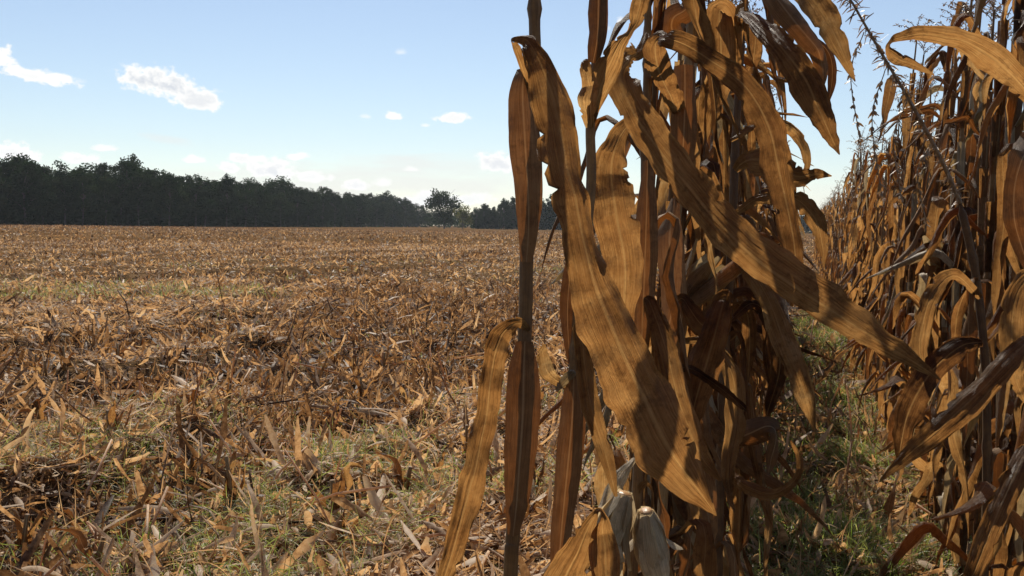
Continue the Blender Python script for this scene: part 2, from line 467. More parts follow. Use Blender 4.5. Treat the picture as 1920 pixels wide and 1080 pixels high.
def residue():
    g = Geo()
    def lay(x, y, Lr, Wr, pit, up=0.0, tbase=.5, tvar=.22, m=4, k=2):
        n = len(x)
        wr = windrow(x, y)
        z = gh(x, y) + rg.uniform(0, 1, n) ** 2 * .05 * (0.4 + wr)
        L = rg.uniform(*Lr, n) * (1 - .35 * (wr > .6)); W = rg.uniform(*Wr, n)
        tint = np.clip(rg.normal(tbase, tvar, n) + .62 * (wr - .5), .02, .98)
        strips(g, np.stack([x, y, z], -1), rg.uniform(0, 6.283, n), rg.normal(pit, .35, n) + up, L, W, rg.normal(-.3, .7, n), tint, rg.normal(0, .9, n), m, k, .35)
    # nearest ground
    def thin(x, y, a=2.6, b=.75):
        kk = rg.uniform(0, 1, len(x)) < np.clip(windrow(x, y) * a - b, .15, 1)
        return x[kk], y[kk]
    x, y = wedge(34000, 2.6, 9);          lay(x, y, (.06, .26), (.006, .038), .15, tbase=.42, tvar=.28, m=5, k=3)
    x, y = wedge(4500, 2.6, 9);           lay(x, y, (.20, .50), (.02, .055), .12, tbase=.5, tvar=.25, m=8, k=3)
    x, y = thin(*wedge(120000, 2.6, 9));  lay(x, y, (.03, .10), (.0025, .008), .3, tbase=.68, m=3)
    x, y = wedge(62000, 9, 26);           lay(x, y, (.06, .28), (.008, .042), .22, tbase=.40, tvar=.26, m=4)
    x, y = wedge(12000, 9, 26);            lay(x, y, (.20, .50), (.025, .06), .2, tbase=.5, tvar=.25, m=6)
    x, y = thin(*wedge(120000, 9, 26));   lay(x, y, (.04, .14), (.006, .014), .35, tbase=.66, m=3)
    x, y = wedge(70000, 24, 80);          lay(x, y, (.10, .34), (.02, .07), .35, tbase=.38, tvar=.30, m=3)
    x, y = thin(*wedge(60000, 24, 70));   lay(x, y, (.08, .22), (.012, .03), .4, tbase=.60, m=3)
    x, y = wedge(44000, 75, 260);         lay(x, y, (.15, .45), (.05, .16), .5, tbase=.30, tvar=.3, m=3)
    def fibres(n, r0, r1, Lr, Wr):
        x, y = wedge(n, r0, r1)
        strips(g, np.stack([x, y, gh(x, y) + rg.uniform(0, .05, n)], -1), rg.uniform(0, 6.283, n), rg.normal(.5, .5, n), rg.uniform(*Lr, n), rg.uniform(*Wr, n), rg.normal(-1.2, 1.4, n), np.clip(rg.normal(.72, .18, n), 0, 1), rg.normal(0, 1.5, n), 8, 2)
    fibres(9000, 2.6, 9, (.08, .34), (.002, .006)); fibres(12000, 9, 24, (.1, .34), (.004, .009))
    y = rg.uniform(3, 22, 14000); x = RS * y + rg.normal(.15, .3, 14000); lay(x, y, (.04, .24), (.005, .028), .3, tbase=.6)
    # upright torn husk fans, in clusters
    def fans(nc, r0, r1, per, h, w, spread=.06, tb=.45):
        cx, cy = wedge(nc, r0, r1)
        keep = windrow(cx, cy) < rg.uniform(.2, .75, nc)
        cx, cy = cx[keep], cy[keep]; nc = len(cx)
        hh = np.repeat(rg.uniform(.4, 1.25, nc), per); tt = np.repeat(rg.normal(tb, .18, nc), per)
        yw = np.repeat(rg.uniform(0, 6.28, nc), per) + rg.normal(0, .8, nc * per)
        x = np.repeat(cx, per) + rg.normal(0, spread, nc * per); y = np.repeat(cy, per) + rg.normal(0, spread, nc * per)
        n = nc * per
        strips(g, np.stack([x, y, gh(x, y) - .01], -1), yw, rg.normal(.72, .42, n), hh * rg.uniform(h[0], h[1], n), rg.uniform(*w, n),
               rg.normal(-.5, .6, n), np.clip(tt + rg.normal(0, .12, n), .05, .98), rg.normal(0, .8, n), 4, 3, .4)
    fans(1700, 2.8, 9, 12, (.05, .20), (.010, .042), .05, .38)
    fans(260, 2.8, 9, 34, (.08, .24), (.010, .045), .11, .34)
    fans(1100, 2.8, 9, 9, (.04, .14), (.005, .022), .09, .66)
    fans(5200, 9, 26, 9, (.08, .22), (.014, .05), .07, .4)
    fans(900, 9, 26, 26, (.10, .26), (.015, .05), .14, .34)
    fans(5200, 26, 80, 4, (.10, .24), (.04, .10), .1)
    fans(5000, 80, 250, 3, (.12, .28), (.08, .2), .2)
    o = link('crop_residue', g.mesh('crop_residue', M_residue))
    tag(o, 'shredded brown corn leaves and husks covering the harvested field', 'crop residue', kind='stuff')
    # broken stalk pieces
    g = Geo()
    def sticks(n, r0, r1, Lr, rad, k=6):
        x, y = wedge(n, r0, r1)
        for i in range(n):
            L = rg.uniform(*Lr); yaw = rg.uniform(0, 6.28); pt = abs(rg.normal(0, .16)) if rg.random() < .75 else rg.uniform(.5, 1.4)
            d = np.array([math.cos(yaw) * math.cos(pt), math.sin(yaw) * math.cos(pt), math.sin(pt)])
            p = np.array([x[i], y[i], float(gh(x[i:i + 1], y[i:i + 1])[0]) + .015])
            mid = p + d * L * .5 + rg.normal(0, .02, 3)
            r = rad * rg.uniform(.6, 1.2)
            tube(g, [p, mid, p + d * L], [r, r * .9, r * .8], min(.98, max(.05, rg.normal(.6, .25))), k)
    sticks(800, 2.8, 10, (.08, .55), .007)
    sticks(1700, 10, 30, (.15, .6), .009, 5)
    o = link('broken_stalks', g.mesh('broken_stalks', M_residue))
    tag(o, 'broken pieces of corn stalk lying about on the stubble field', 'crop residue', kind='stuff')
residue()

# ------------------------------------------------------------------ grass
def grass():
    g = Geo()
    def blades(x, y, Lr, Wr, tb, m=4):
        n = len(x)
        strips(g, np.stack([x, y, gh(x, y) - .005], -1), rg.uniform(0, 6.28, n), rg.normal(1.15, .3, n), rg.uniform(*Lr, n), rg.uniform(*Wr, n),
               rg.normal(-1.1, .5, n), np.clip(rg.normal(tb, .2, n), .02, .98), rg.normal(0, .5, n), m)
    # the lane between the two standing rows
    n = 80000
    y = (3.0 ** .7 + rg.uniform(0, 1, n) * (26 ** .7 - 3.0 ** .7)) ** (1 / .7); x = RS * y + rg.normal(.17, .30, n)
    k = vnoise(x * 2.2, y * 1.6, 21) > .36
    blades(x[k], y[k], (.04, .18), (.003, .006), .62)
    # matted dead grass
    x, y = wedge(70000, 2.8, 8.5)
    k = (vnoise(x / .8, y / .8, 41) > .60) & (rowc(x, y) < -.2) & (rg.uniform(0, 1, len(x)) < np.clip(1.9 - y / 5.0, .1, 1))
    n = int(k.sum()); x, y = x[k], y[k]
    def mat_(x, y, n):
        strips(g, np.stack([x, y, gh(x, y) + rg.uniform(0, .05, n)], -1), rg.uniform(0, 6.28, n), rg.normal(.6, .45, n), rg.uniform(.05, .20, n), rg.uniform(.002, .0045, n), rg.normal(-1.4, .8, n), np.clip(rg.normal(.82, .14, n), 0, 1), rg.normal(0, 1, n), 5)
    mat_(x, y, n)
    n = 22000; y = rg.uniform(3, 18, n); mat_(RS * y + rg.normal(.15, .3, n), y, n)
    # a pale patch of dead weeds out in the stubble, left of the middle distance
    n = 9000; a = rg.uniform(0, 6.28, n); q = np.sqrt(rg.uniform(0, 1, n)); x = -7.6 + 3.8 * q * np.cos(a); y = 20.5 + 2.6 * q * np.sin(a)
    k = rg.uniform(0, 1, n) < (1.2 - q) * vnoise(x / .7, y / .7, 52) * 1.8
    blades(x[k], y[k], (.08, .24), (.006, .012), .86, 4)
    # patches in the stubble
    n = 110000
    x, y = wedge(n, 3.0, 9)
    pn = .5 * vnoise(x / .55, y / .55, 31) + .5 * vnoise(rowc(x, y) / .5, y / 2.5, 33)
    k = (pn > .54) & (rowc(x, y) < -.3) & (rg.uniform(0, 1, n) < np.clip(1.4 - y / 6.5, .2, .75))
    blades(x[k], y[k], (.04, .15), (.002, .005), .58)
    n = 60000
    x, y = wedge(n, 9, 42)
    pn = .5 * vnoise(x / 3.0, y / 3.0, 35) + .5 * vnoise(x / 1.0, y / 1.0, 36)
    k = (pn > .60) & (rowc(x, y) < -.5) & (rg.uniform(0, 1, n) < .5)
    blades(x[k], y[k], (.05, .14), (.006, .014), .86, 3)
    o = link('grass', g.mesh('grass', M_grass))
    tag(o, 'green grass and weeds in the lane between corn rows and among the stubble', 'grass', kind='stuff')
grass()

# ------------------------------------------------------------------ corn plants
def leaf_blade(g, rng, base, az, L, w, e0, e1, tb, fold, m=15, k=5, tw0=0., twr=1.2, drift=None, sheath=True, ruffle=.004, tint=None):
    """one hanging dry leaf starting on the stalk at base"""
    t = np.linspace(0, 1, m)
    x = np.clip((t - (tb - .10)) / .2, 0, 1); x = x * x * (3 - 2 * x)
    el = e0 + (e1 - e0) * x + smoothn(rng, m, 6, .20)
    azz = az + (drift if drift is not None else rng.normal(0, .8)) * t + smoothn(rng, m, 5, .35)
    dl = L / (m - 1)
    T = np.stack([np.cos(el) * np.cos(azz), np.cos(el) * np.sin(azz), np.sin(el)], -1)
    C = base + np.concatenate([np.zeros((1, 3)), np.cumsum(T[:-1] * dl, 0)])
    side = np.stack([-np.sin(azz), np.cos(azz), 0 * azz], -1)
    N = np.cross(side, T)
    tw = tw0 + smoothn(rng, m, 4, twr) * t + rng.normal(0, twr) * t
    S = side * np.cos(tw)[:, None] + N * np.sin(tw)[:, None]
    N2 = -side * np.sin(tw)[:, None] + N * np.cos(tw)[:, None]
    hw = w * .5 * (.28 + .72 * np.clip(t / .34, 0, 1) ** .8) * np.clip(1 - t ** 2.6, 0, 1) ** .85 + .0008
    hw = hw * (1 + smoothn(rng, m, 8, .07))
    fl = np.abs(fold + smoothn(rng, m, 4, .3)); fr = np.abs(fold + smoothn(rng, m, 4, .3))
    ribbon(g, C, S, N2, hw, fl, fr, rng.uniform(.1, .95) if tint is None else tint, k, ruffle=ruffle, rng=rng)
    return C

def half_sheath(g, rng, C, r, az, tint, open_=0.35, k=7):
    """leaf sheath wrapped round the stalk; C centre line, r radii"""
    C = np.asarray(C); m = len(C); r = np.broadcast_to(r, (m,))
    th = np.linspace(open_, 2 * math.pi - open_, k) + az
    P = C[:, None] + r[:, None, None] * np.stack([np.cos(th), np.sin(th), 0 * th], -1)[None]
    uv = np.zeros((m, k, 2)); uv[..., 0] = np.linspace(0, 1, k); uv[..., 1] = np.linspace(0, 1, m)[:, None] * 3
    g.grid(P[None], uv[None], [tint])

def ear_geo(rng, base, az, droop, L=.22):
    """a hanging ear: cob inside torn husk leaves. returns (cob geo, [husk geos])"""
    d = np.array([math.cos(az) * math.cos(droop), math.sin(az) * math.cos(droop), math.sin(droop)])
    t = np.linspace(0, 1, 9)
    C = base + d * (t * L)[:, None]
    r = .024 * np.sin(np.pi * (.10 + .82 * t)) ** .6
    cob = Geo(); tube(cob, C, r, rng.uniform(), 9)
    out = []
    A = unit(np.cross(d, [0, 0, 1.]) + 1e-6); B = np.cross(d, A)
    for i in range(6):
        a = i * 1.047 + rng.uniform(-.3, .3)
        rad = A * math.cos(a) + B * math.sin(a); sd = -A * math.sin(a) + B * math.cos(a)
        m = 11; tt = np.linspace(0, 1, m); Lh = L * rng.uniform(.95, 1.45)
        off = .006 + .028 * np.sin(np.pi * np.clip(.08 + .7 * tt, 0, 1)) + rng.uniform(-.02, .09) * np.clip(tt - .55, 0, 1) ** 1.3 * 2
        Ch = base + d * (tt * Lh)[:, None] + rad * off[:, None] + smoothn(rng, m, 4, .004)[:, None] * sd
        g = Geo()
        ribbon(g, Ch, np.tile(sd, (m, 1)), np.tile(-rad, (m, 1)), .034 * np.sin(np.pi * (.12 + .84 * tt)) ** .7, .5, .5, rng.uniform(.2, .95), 5, ruffle=.002, rng=rng)
        out.append(g)
    return cob, out

def tassel_geo(rng, base, lean, n=8, L=.30):
    g = Geo()
    def branch(p0, az, e0, e1, L, spik=True):
        m = 9; t = np.linspace(0, 1, m)
        el = e0 + (e1 - e0) * t
        d = np.stack([np.cos(el) * math.cos(az), np.cos(el) * math.sin(az), np.sin(el)], -1)
        C = p0 + np.concatenate([np.zeros((1, 3)), np.cumsum(d[:-1] * (L / (m - 1)), 0)])
        tube(g, C, np.linspace(.0022, .0008, m), rng.uniform(), 4, False)
        if spik:
            k = int(L * 170)
            tt = rng.uniform(.15, 1, k)
            p = np.stack([np.interp(tt, t, C[:, j]) for j in range(3)], -1)
            strips(g, p, rng.uniform(0, 6.28, k), rng.uniform(-1.2, .9, k), rng.uniform(.009, .018, k), np.full(k, .0055), np.zeros(k), rng.uniform(0, 1, k), rng.normal(0, 1, k), 3, 2)
    az = rng.uniform(0, 6.28)
    branch(base, az, math.pi / 2 - lean, math.pi / 2 - lean * 2.2, L * 1.2)
    for i in range(n):
        up = np.array([0, 0, 1.]) * (.012 * i)
        branch(base + up, rng.uniform(0, 6.28), rng.uniform(.7, 1.2), rng.uniform(-.9, .5), L * rng.uniform(.5, .8))
    return g

WIND = R(-20)       # leaves stream towards +X (the right of the picture)
def make_plant(seed, height=2.3, detail=1, wf=1.0, nleaf=13, wind=True, spread=1.0, top_broken=False):
    """returns list of (name, Geo, material, [(subname, Geo, material)...])"""
    rng = np.random.default_rng(seed)
    m = 15
    lx, ly = rng.normal(0, .04, 2)
    z = np.linspace(0, height, m)
    f = (z / height) ** 1.6
    SCn = np.stack([lx * f + smoothn(rng, m, 4, .010) + .06 * f, ly * f + smoothn(rng, m, 4, .010), z - .02], -1)
    cen = lambda zz: np.stack([np.interp(zz, z, SCn[:, j]) for j in range(3)], -1)
    parts = []
    nodes = np.linspace(.12, height - .18, 11) + rng.normal(0, .01, 11)
    g = Geo()
    zz = np.sort(np.concatenate([np.linspace(0, height, 18 if detail else 8)] + ([nodes - .006, nodes, nodes + .006] if detail else [])))
    rad = np.interp(zz, [0, 1.2, height], [.0125, .0105, .0045])
    if detail:
        for nd in nodes: rad = rad * (1 + .22 * (np.abs(zz - nd) < .003))
    tube(g, cen(zz), rad, rng.uniform(.2, .8), 9 if detail else 5, False)
    parts.append(('stalk', g, M_stalk, []))
    a0 = rng.uniform(0, math.pi)
    for i in range(nleaf):
        h = .16 + (height - .36) * (i + rng.uniform(-.25, .25)) / (nleaf - 1)
        h = min(max(h, .1), height - .15)
        az = a0 + math.pi * (i % 2) + rng.normal(0, .5)
        if wind:
            az = WIND + ((az - WIND + math.pi) % (2 * math.pi) - math.pi) * rng.uniform(.45, .95)
        up = h / height
        L = rng.uniform(.48, .82) * (1 - .35 * max(0, up - .75) / .25) * (1 - .3 * max(0, .25 - up) / .25)
        w = wf * rng.uniform(.032, .078) * (1 - .3 * max(0, up - .7) / .3)
        g = Geo()
        base = cen(np.array([h]))[0]
        if detail:
            sh = np.linspace(h - rng.uniform(.10, .17), h, 6)
            half_sheath(g, rng, cen(sh), np.linspace(.0125, .0165, 6) * rng.uniform(.9, 1.15), az + math.pi, rng.uniform(.1, .7))
        q = rng.random()
        if q < .42: e0, e1, tb = rng.uniform(.9, 1.4), rng.uniform(-1.62, -1.3), rng.uniform(.04, .22)     # snapped at the collar, hanging
        elif q < .9: e0, e1, tb = rng.uniform(.7, 1.2), rng.uniform(-1.5, -1.0), rng.uniform(.2, .42)
        else: e0, e1, tb = rng.uniform(.5, 1.0), rng.uniform(-.9, -.2), rng.uniform(.3, .6)
        e0 *= spread; fold = rng.choice([.2, .5, .8, 1.1, 1.35])
        leaf_blade(g, rng, base + np.array([math.cos(az), math.sin(az), 0]) * .012, az, L, w, e0, e1, tb, fold, 20 if detail else 11, 7 if detail else 3,
                   tw0=rng.normal(0, .5), ruffle=.003 if detail else 0)
        parts.append(('leaf', g, M_leaf if rng.random() < .78 else (M_dark if rng.random() < .62 else M_pale), []))
    if rng.random() < .85:
        eh = rng.uniform(.85, 1.2); az = WIND + rng.normal(0, 1.4)
        cob, hs = ear_geo(rng, cen(np.array([eh]))[0] + np.array([math.cos(az), math.sin(az), 0]) * .025, az, rng.uniform(-1.4, -.7) if rng.random() < .7 else rng.uniform(.6, 1.1))
        if detail: parts.append(('ear', cob, M_cob, [('husk', h_, M_leaf if rng.random() < .6 else M_pale) for h_ in hs]))
        else:
            parts.append(('ear', cob, M_cob, [('husk', h_, M_leaf) for h_ in hs[::2]]))
    parts.append(('tassel', tassel_geo(rng, cen(np.array([height]))[0], rng.uniform(.1, .9), 5 if detail else 3, .2), M_tassel, []))
    return parts

def mesh_parts(parts):
    return [(n, g.mesh(n, m), [(sn, sg.mesh(sn, sm)) for sn, sg, sm in subs]) for n, g, m, subs in parts]

def place_parts(mp, loc, rz, sc, label, group):
    e = bpy.data.objects.new('corn_plant', None); COL.objects.link(e)
    e.empty_display_size = .1
    e.location = loc; e.rotation_euler = (0, 0, rz); e.scale = (sc, sc, sc)
    tag(e, label, 'corn plant', group)
    for n, me, subs in mp:
        o = link(n, me, e)
        for sn, sme in subs: link(sn, sme, o)
    return e

def merged_mesh(parts, name):
    """one mesh with several material slots"""
    mats, gs = [], {}
    for n, g, m, subs in parts:
        for mm, gg in [(m, g)] + [(sm, sg) for _, sg, sm in subs]:
            if mm not in gs: gs[mm] = Geo(); mats.append(mm)
            gs[mm].merge(gg)
    tot = Geo(); idx = []
    for i, mm in enumerate(mats):
        nf = sum(len(f) for f in gs[mm].f); tot.merge(gs[mm]); idx.append(np.full(nf, i, dtype=np.int32))
    me = tot.mesh(name, mats[0])
    for mm in mats[1:]: me.materials.append(mm)
    me.polygons.foreach_set('material_index', np.concatenate(idx))
    return me

# the row at the edge of the field: A at c=-0.40; next row B beyond the grass lane; C, D behind
ROW_A, ROW_B, SP = -.40, .71, .79
variants = [mesh_parts(make_plant(100 + i, 2.25 + .07 * (i % 4), wf=1.15, nleaf=15)) for i in range(10)]
simple_geo = [make_plant(300 + i, 2.15 + .07 * (i % 4), detail=0, nleaf=13) for i in range(8)]
simple = [merged_mesh(p, 'corn_plant') for p in simple_geo]

rp = np.random.default_rng(5)
def plant_row(c, y0, y1, step, ydetail, label_near, label_far, group, skip=()):
    y = y0; i = 0; n = 0
    while y < y1:
        x = c + RS * y + rp.normal(0, .03)
        loc = (x, y, float(gh(np.array([x]), np.array([y]))[0]) - .01)
        rz = rp.uniform(-.9, .9); sc = rp.uniform(.84, 1.07) * (1.08 if c > 0 else 1)
        if y < ydetail:
            place_parts(variants[rp.integers(len(variants))], loc, rz, sc, label_near, group)
        else:
            o = link('corn_plant', simple[rp.integers(len(simple))], None, loc)
            o.rotation_euler = (0, 0, rz); o.scale = (sc, sc, sc)
            tag(o, label_far, 'corn plant', group + ', farther along')
        y += step * rp.uniform(.75, 1.3); n += 1
    return n
na = plant_row(ROW_A, 2.7, 15, .14, 6.5, 'dry brown corn plant in the row along the harvested field, behind the nearest stalks', 'small distant corn plant far down the row along the harvested field', 'corn plants of the row at the field edge')
nb = plant_row(ROW_B, 2.9, 16, .15, 8.0, 'dry brown corn plant in the row on the right of the grassy lane', 'small distant corn plant far down the row right of the grassy lane', 'corn plants of the row right of the lane')
nc = plant_row(ROW_B + SP, 5.0, 16, .18, 6.5, 'dry corn plant half hidden behind the row right of the grassy lane', 'distant corn plant half hidden behind the row right of the grassy lane', 'corn plants of the second row right of the lane')

# everything farther: one mass of standing corn
def far_corn():
    mats, gs = [], {}
    tot = Geo(); idx = []; order = []
    light = [make_plant(500 + i, 2.2 + .06 * i, detail=0, nleaf=10) for i in range(4)]
    mats = [M_leaf, M_dark, M_pale, M_stalk, M_tassel, M_cob]
    flat = []
    for p in light:
        b = {}
        for n, g, m, subs in p:
            for mm, gg in [(m, g)] + [(sm, sg) for _, sg, sm in subs]:
                b.setdefault(mats.index(mm), Geo()).merge(gg)
        flat.append(b)
    spots = []
    for c, y0, y1, st in [(ROW_A, 15, 60, .24), (ROW_B, 16, 60, .24), (ROW_B + SP, 16, 60, .25), (ROW_B + 2 * SP, 6, 50, .28), (ROW_B + 3 * SP, 8, 50, .33), (ROW_B + 4 * SP, 10, 45, .4), (ROW_B + 5 * SP, 12, 45, .5)]:
        y = y0
        while y < y1:
            spots.append((c + RS * y, y)); y += st * rp.uniform(.7, 1.3) * (1 + y / 60)
    per = {i: Geo() for i in range(len(mats))}
    for (x, y) in spots:
        b = flat[rp.integers(4)]; a = rp.uniform(-.6, .6); sc = rp.uniform(.9, 1.08)
        M = np.array([[math.cos(a), -math.sin(a), 0], [math.sin(a), math.cos(a), 0], [0, 0, 1]]) * sc
        for i, g in b.items(): per[i].merge(g, M, np.array([x, y, 0.]), rp.uniform(0, 1))
    tot = Geo(); idx = []
    used = [i for i in per if per[i].n]
    for k, i in enumerate(used):
        idx.append(np.full(sum(len(f) for f in per[i].f), k, dtype=np.int32)); tot.merge(per[i])
    me = tot.mesh('standing_corn', mats[used[0]])
    for i in used[1:]: me.materials.append(mats[i])
    me.polygons.foreach_set('material_index', np.concatenate(idx))
    o = link('standing_corn', me)
    tag(o, 'mass of standing dry corn far down the rows on the right', 'standing corn', kind='stuff')
    return len(spots)
nf = far_corn()

# ------------------------------------------------------------------ the nearest plants, leaf by leaf
hr = np.random.default_rng(77)
class Hero:
    def __init__(s, pts, depth, rad, label, top=2.35, seg=10):
        """pts: picture points of the stalk at one depth, from the top down; carried on to the ground below"""
        W = [at(px, py, depth) for px, py in pts]
        a, b = W[-2], W[-1]
        d = unit(b - a); d = unit(d * .35 + np.array([0, 0, -1.]) * .65)
        foot = b + d * (b[2] / -d[2])
        t0 = W[0]; ut = unit(W[0] - W[1]); ut = unit(ut * .6 + np.array([.05, 0, 1.]) * .4)
        tip = t0 + ut * max(.05, (top - t0[2]))
        s.line = catmull([tip] + W + [(b + foot) / 2, foot], seg)
        s.base = np.array([foot[0], foot[1], float(gh(foot[None, 0], foot[None, 1])[0])])
        s.line[-1, 2] = s.base[2] - .03
        s.e = bpy.data.objects.new('corn_plant', None); COL.objects.link(s.e)
        s.e.location = s.base; s.e.empty_display_size = .1
        tag(s.e, label, 'corn plant')
        g = Geo(); z = s.line[:, 2]
        r = np.interp(z, [0, 1.6, top], [rad * 1.15, rad, rad * .45])
        for nd in np.arange(.15, top, .19) + hr.normal(0, .02, len(np.arange(.15, top, .19))):
            r = r * (1 + .38 * np.exp(-((z - nd) / .010) ** 2))
        tube(g, s.line - s.base, r, hr.uniform(.3, .7), 12, False)
        link('stalk', g.mesh('stalk', M_stalk), s.e)
        s.top = tip
    def leaf(s, rows, fold=(.3, .3), mat=None, name='leaf', tint=None, sub=13, k=15, ruffle=.003, ragged=.05, wob=.004):
        """rows: (px, py, depth, width px, turn deg) along the midrib"""
        a = np.array([[*at(r[0], r[1], r[2]), r[3] / FPX * r[2] / 2, math.radians(r[4])] for r in rows])
        q = catmull(a, sub)
        C, hw, ph = q[:, :3], np.maximum(q[:, 3], .0006), q[:, 4]
        if mat is M_dark: k = 7; ruffle = min(ruffle, .001)
        if mat is M_dark: C = C - (C - CP) * .012; fold = (min(fold[0], .6), min(fold[1], .6))
        if mat is None: hw = hw * .78
        hw = hw / (.5 * (math.cos(fold[0] * .95) + math.cos(fold[1] * .95)))
        m = len(C)
        hw = hw * (1 + smoothn(hr, m, m // 5, ragged) + smoothn(hr, m, m // 2, ragged * .4))
        T = unit(np.gradient(C, axis=0))
        V = unit(C - CP)
        S0 = unit(np.cross(T, V)); N0 = np.cross(S0, T)      # N0 faces the place the photo was taken from, roughly
        S = S0 * np.cos(ph)[:, None] + N0 * np.sin(ph)[:, None]
        N = -S0 * np.sin(ph)[:, None] + N0 * np.cos(ph)[:, None]
        C = C + N * smoothn(hr, m, max(3, m // 8), wob)[:, None]
        g = Geo()
        ribbon(g, C - s.base, S, N, hw, np.abs(fold[0] + smoothn(hr, m, 5, .1)), np.abs(fold[1] + smoothn(hr, m, 5, .1)), hr.uniform(.35, .65) if tint is None else tint, k, ruffle=ruffle, rng=hr)
        return link(name, g.mesh(name, mat or M_leaf), s.e)
    def random_leaves(s, hs, azs, L=(.45, .7), w=(.045, .075)):
        for h, az in zip(hs, azs):
            i = np.argmin(abs(s.line[:, 2] - h)); b = s.line[i] - s.base
            g = Geo()
            leaf_blade(g, hr, b, az, hr.uniform(*L), hr.uniform(*w), hr.uniform(.9, 1.3), hr.uniform(-1.6, -1.3), hr.uniform(.06, .25), hr.choice([.3, .7, 1.1]), 22, 9, tw0=hr.normal(0, .5))
            link('leaf', g.mesh('leaf', M_leaf if hr.random() < .7 else M_dark), s.e)
    def tassel(s):
        g = tassel_geo(hr, s.top - s.base, .4); link('tassel', g.mesh('tassel', M_tassel), s.e)

# plant 1: leftmost stalk against the sky
p1 = Hero([(1003, -40), (1003, 120), (994, 320), (987, 490), (985, 600), (975, 800), (962, 1000), (957, 1090)], 1.70, .0108,
          'leftmost corn stalk, standing alone against the sky and the tree line')
p1.leaf([(984, 128, 1.70, 26, 10), (980, 170, 1.68, 48, 5), (984, 260, 1.675, 60, 0), (990, 360, 1.675, 54, -5), (991, 430, 1.68, 42, 0), (987, 492, 1.69, 22, 0)],
        (.9, 1.0), M_dark, tint=.55, ruffle=.001, ragged=.02, wob=.001)
p1.leaf([(984, 640, 1.68, 30, 10), (982, 700, 1.675, 62, 0), (980, 780, 1.675, 66, 0), (974, 870, 1.675, 58, 0), (968, 950, 1.68, 44, 0), (962, 1005, 1.69, 22, 0)],
        (.85, 1.0), M_dark, tint=.3, ruffle=.001, ragged=.02, wob=.001)
p1.leaf([(992, 618, 1.69, 12, 20), (974, 606, 1.66, 26, 30), (952, 616, 1.63, 48, 15), (932, 650, 1.62, 64, 5), (921, 705, 1.62, 66, -5), (912, 780, 1.62, 60, 0), (893, 870, 1.62, 58, 5),
         (872, 950, 1.62, 60, -12), (850, 1030, 1.62, 54, 0), (822, 1120, 1.63, 26, 5), (812, 1165, 1.63, 4, 0)], (.55, .35), tint=.5, ruffle=.006)
p1.leaf([(1000, 215, 1.70, 16, 50), (986, 150, 1.66, 40, 45), (968, 95, 1.62, 26, 20), (962, 74, 1.60, 12, 30), (990, 78, 1.56, 42, -10), (1020, 135, 1.53, 74, 0), (1046, 220, 1.50, 104, 5), (1066, 320, 1.47, 98, 20),
         (1088, 420, 1.45, 92, 20), (1112, 520, 1.43, 104, 10), (1150, 620, 1.42, 128, 0), (1194, 720, 1.41, 140, -5), (1240, 812, 1.41, 142, -10), (1286, 886, 1.42, 100, -5), (1328, 945, 1.43, 30, 0), (1340, 962, 1.44, 4, 0)],
        (.15, .75), tint=.42, ruffle=.005)
p1.random_leaves([.3, .5, .75], [R(200), R(-30), R(100)], (.3, .45), (.03, .05))
p1.tassel()

# plant 2
p2 = Hero([(1124, -40), (1117, 110), (1107, 230), (1108, 350), (1090, 520), (1076, 690), (1070, 850), (1052, 1030), (1047, 1090)], 1.88, .0088,
          'second corn stalk from the left, with a torn collar and pale broken node')
p2.leaf([(1122, -45, 1.86, 34, 0), (1122, 10, 1.86, 38, 0), (1120, 70, 1.86, 36, 0), (1112, 118, 1.87, 22, 0)], (1.0, 1.0), M_dark, tint=.2, ruffle=.001, ragged=.02, wob=.001)
p2.leaf([(1108, 232, 1.87, 20, 0), (1118, 190, 1.85, 44, -25), (1140, 130, 1.83, 62, -10), (1163, 80, 1.81, 34, 20), (1180, 55, 1.80, 22, 50), (1196, 20, 1.79, 40, 10), (1212, -40, 1.79, 44, 0)], (.5, .2), tint=.4)
p2.leaf([(1106, 240, 1.86, 18, 0), (1102, 200, 1.83, 42, 15), (1103, 160, 1.82, 44, 25), (1101, 120, 1.83, 20, 30), (1098, 112, 1.84, 4, 30)], (.6, .2), tint=.65)
p2.leaf([(1076, 705, 1.86, 30, 0), (1073, 780, 1.85, 46, 0), (1064, 880, 1.85, 50, 0), (1054, 980, 1.86, 44, 0), (1046, 1080, 1.87, 30, 0)], (.9, .9), M_dark, tint=.45, ruffle=.001, ragged=.02, wob=.001)
p2.leaf([(1078, 455, 1.88, 10, 40), (1070, 500, 1.9, 20, 20), (1064, 580, 1.9, 28, 0), (1066, 640, 1.9, 20, 0), (1070, 690, 1.9, 5, 0)], (.9, .9), M_dark, tint=.1, ruffle=.001, ragged=.02, wob=.001)
p2.leaf([(1078, 716, 1.85, 16, 0), (1050, 718, 1.83, 26, 10), (1028, 700, 1.82, 38, 5), (1018, 665, 1.82, 30, 10), (1022, 645, 1.82, 4, 10)], (.5, .3), tint=.6)
p2.leaf([(1078, 690, 1.83, 10, 0), (1070, 702, 1.82, 17, 0), (1052, 722, 1.82, 16, 10), (1042, 732, 1.82, 4, 0)], (.4, .4), M_pale, name='broken_collar', tint=.9)
p2.leaf([(1110, 470, 1.86, 14, 0), (1092, 560, 1.8, 30, 10), (1094, 660, 1.78, 44, 0), (1108, 760, 1.77, 46, 0), (1135, 850, 1.76, 40, 0), (1155, 930, 1.76, 8, 0)], (.5, .5), tint=.45)
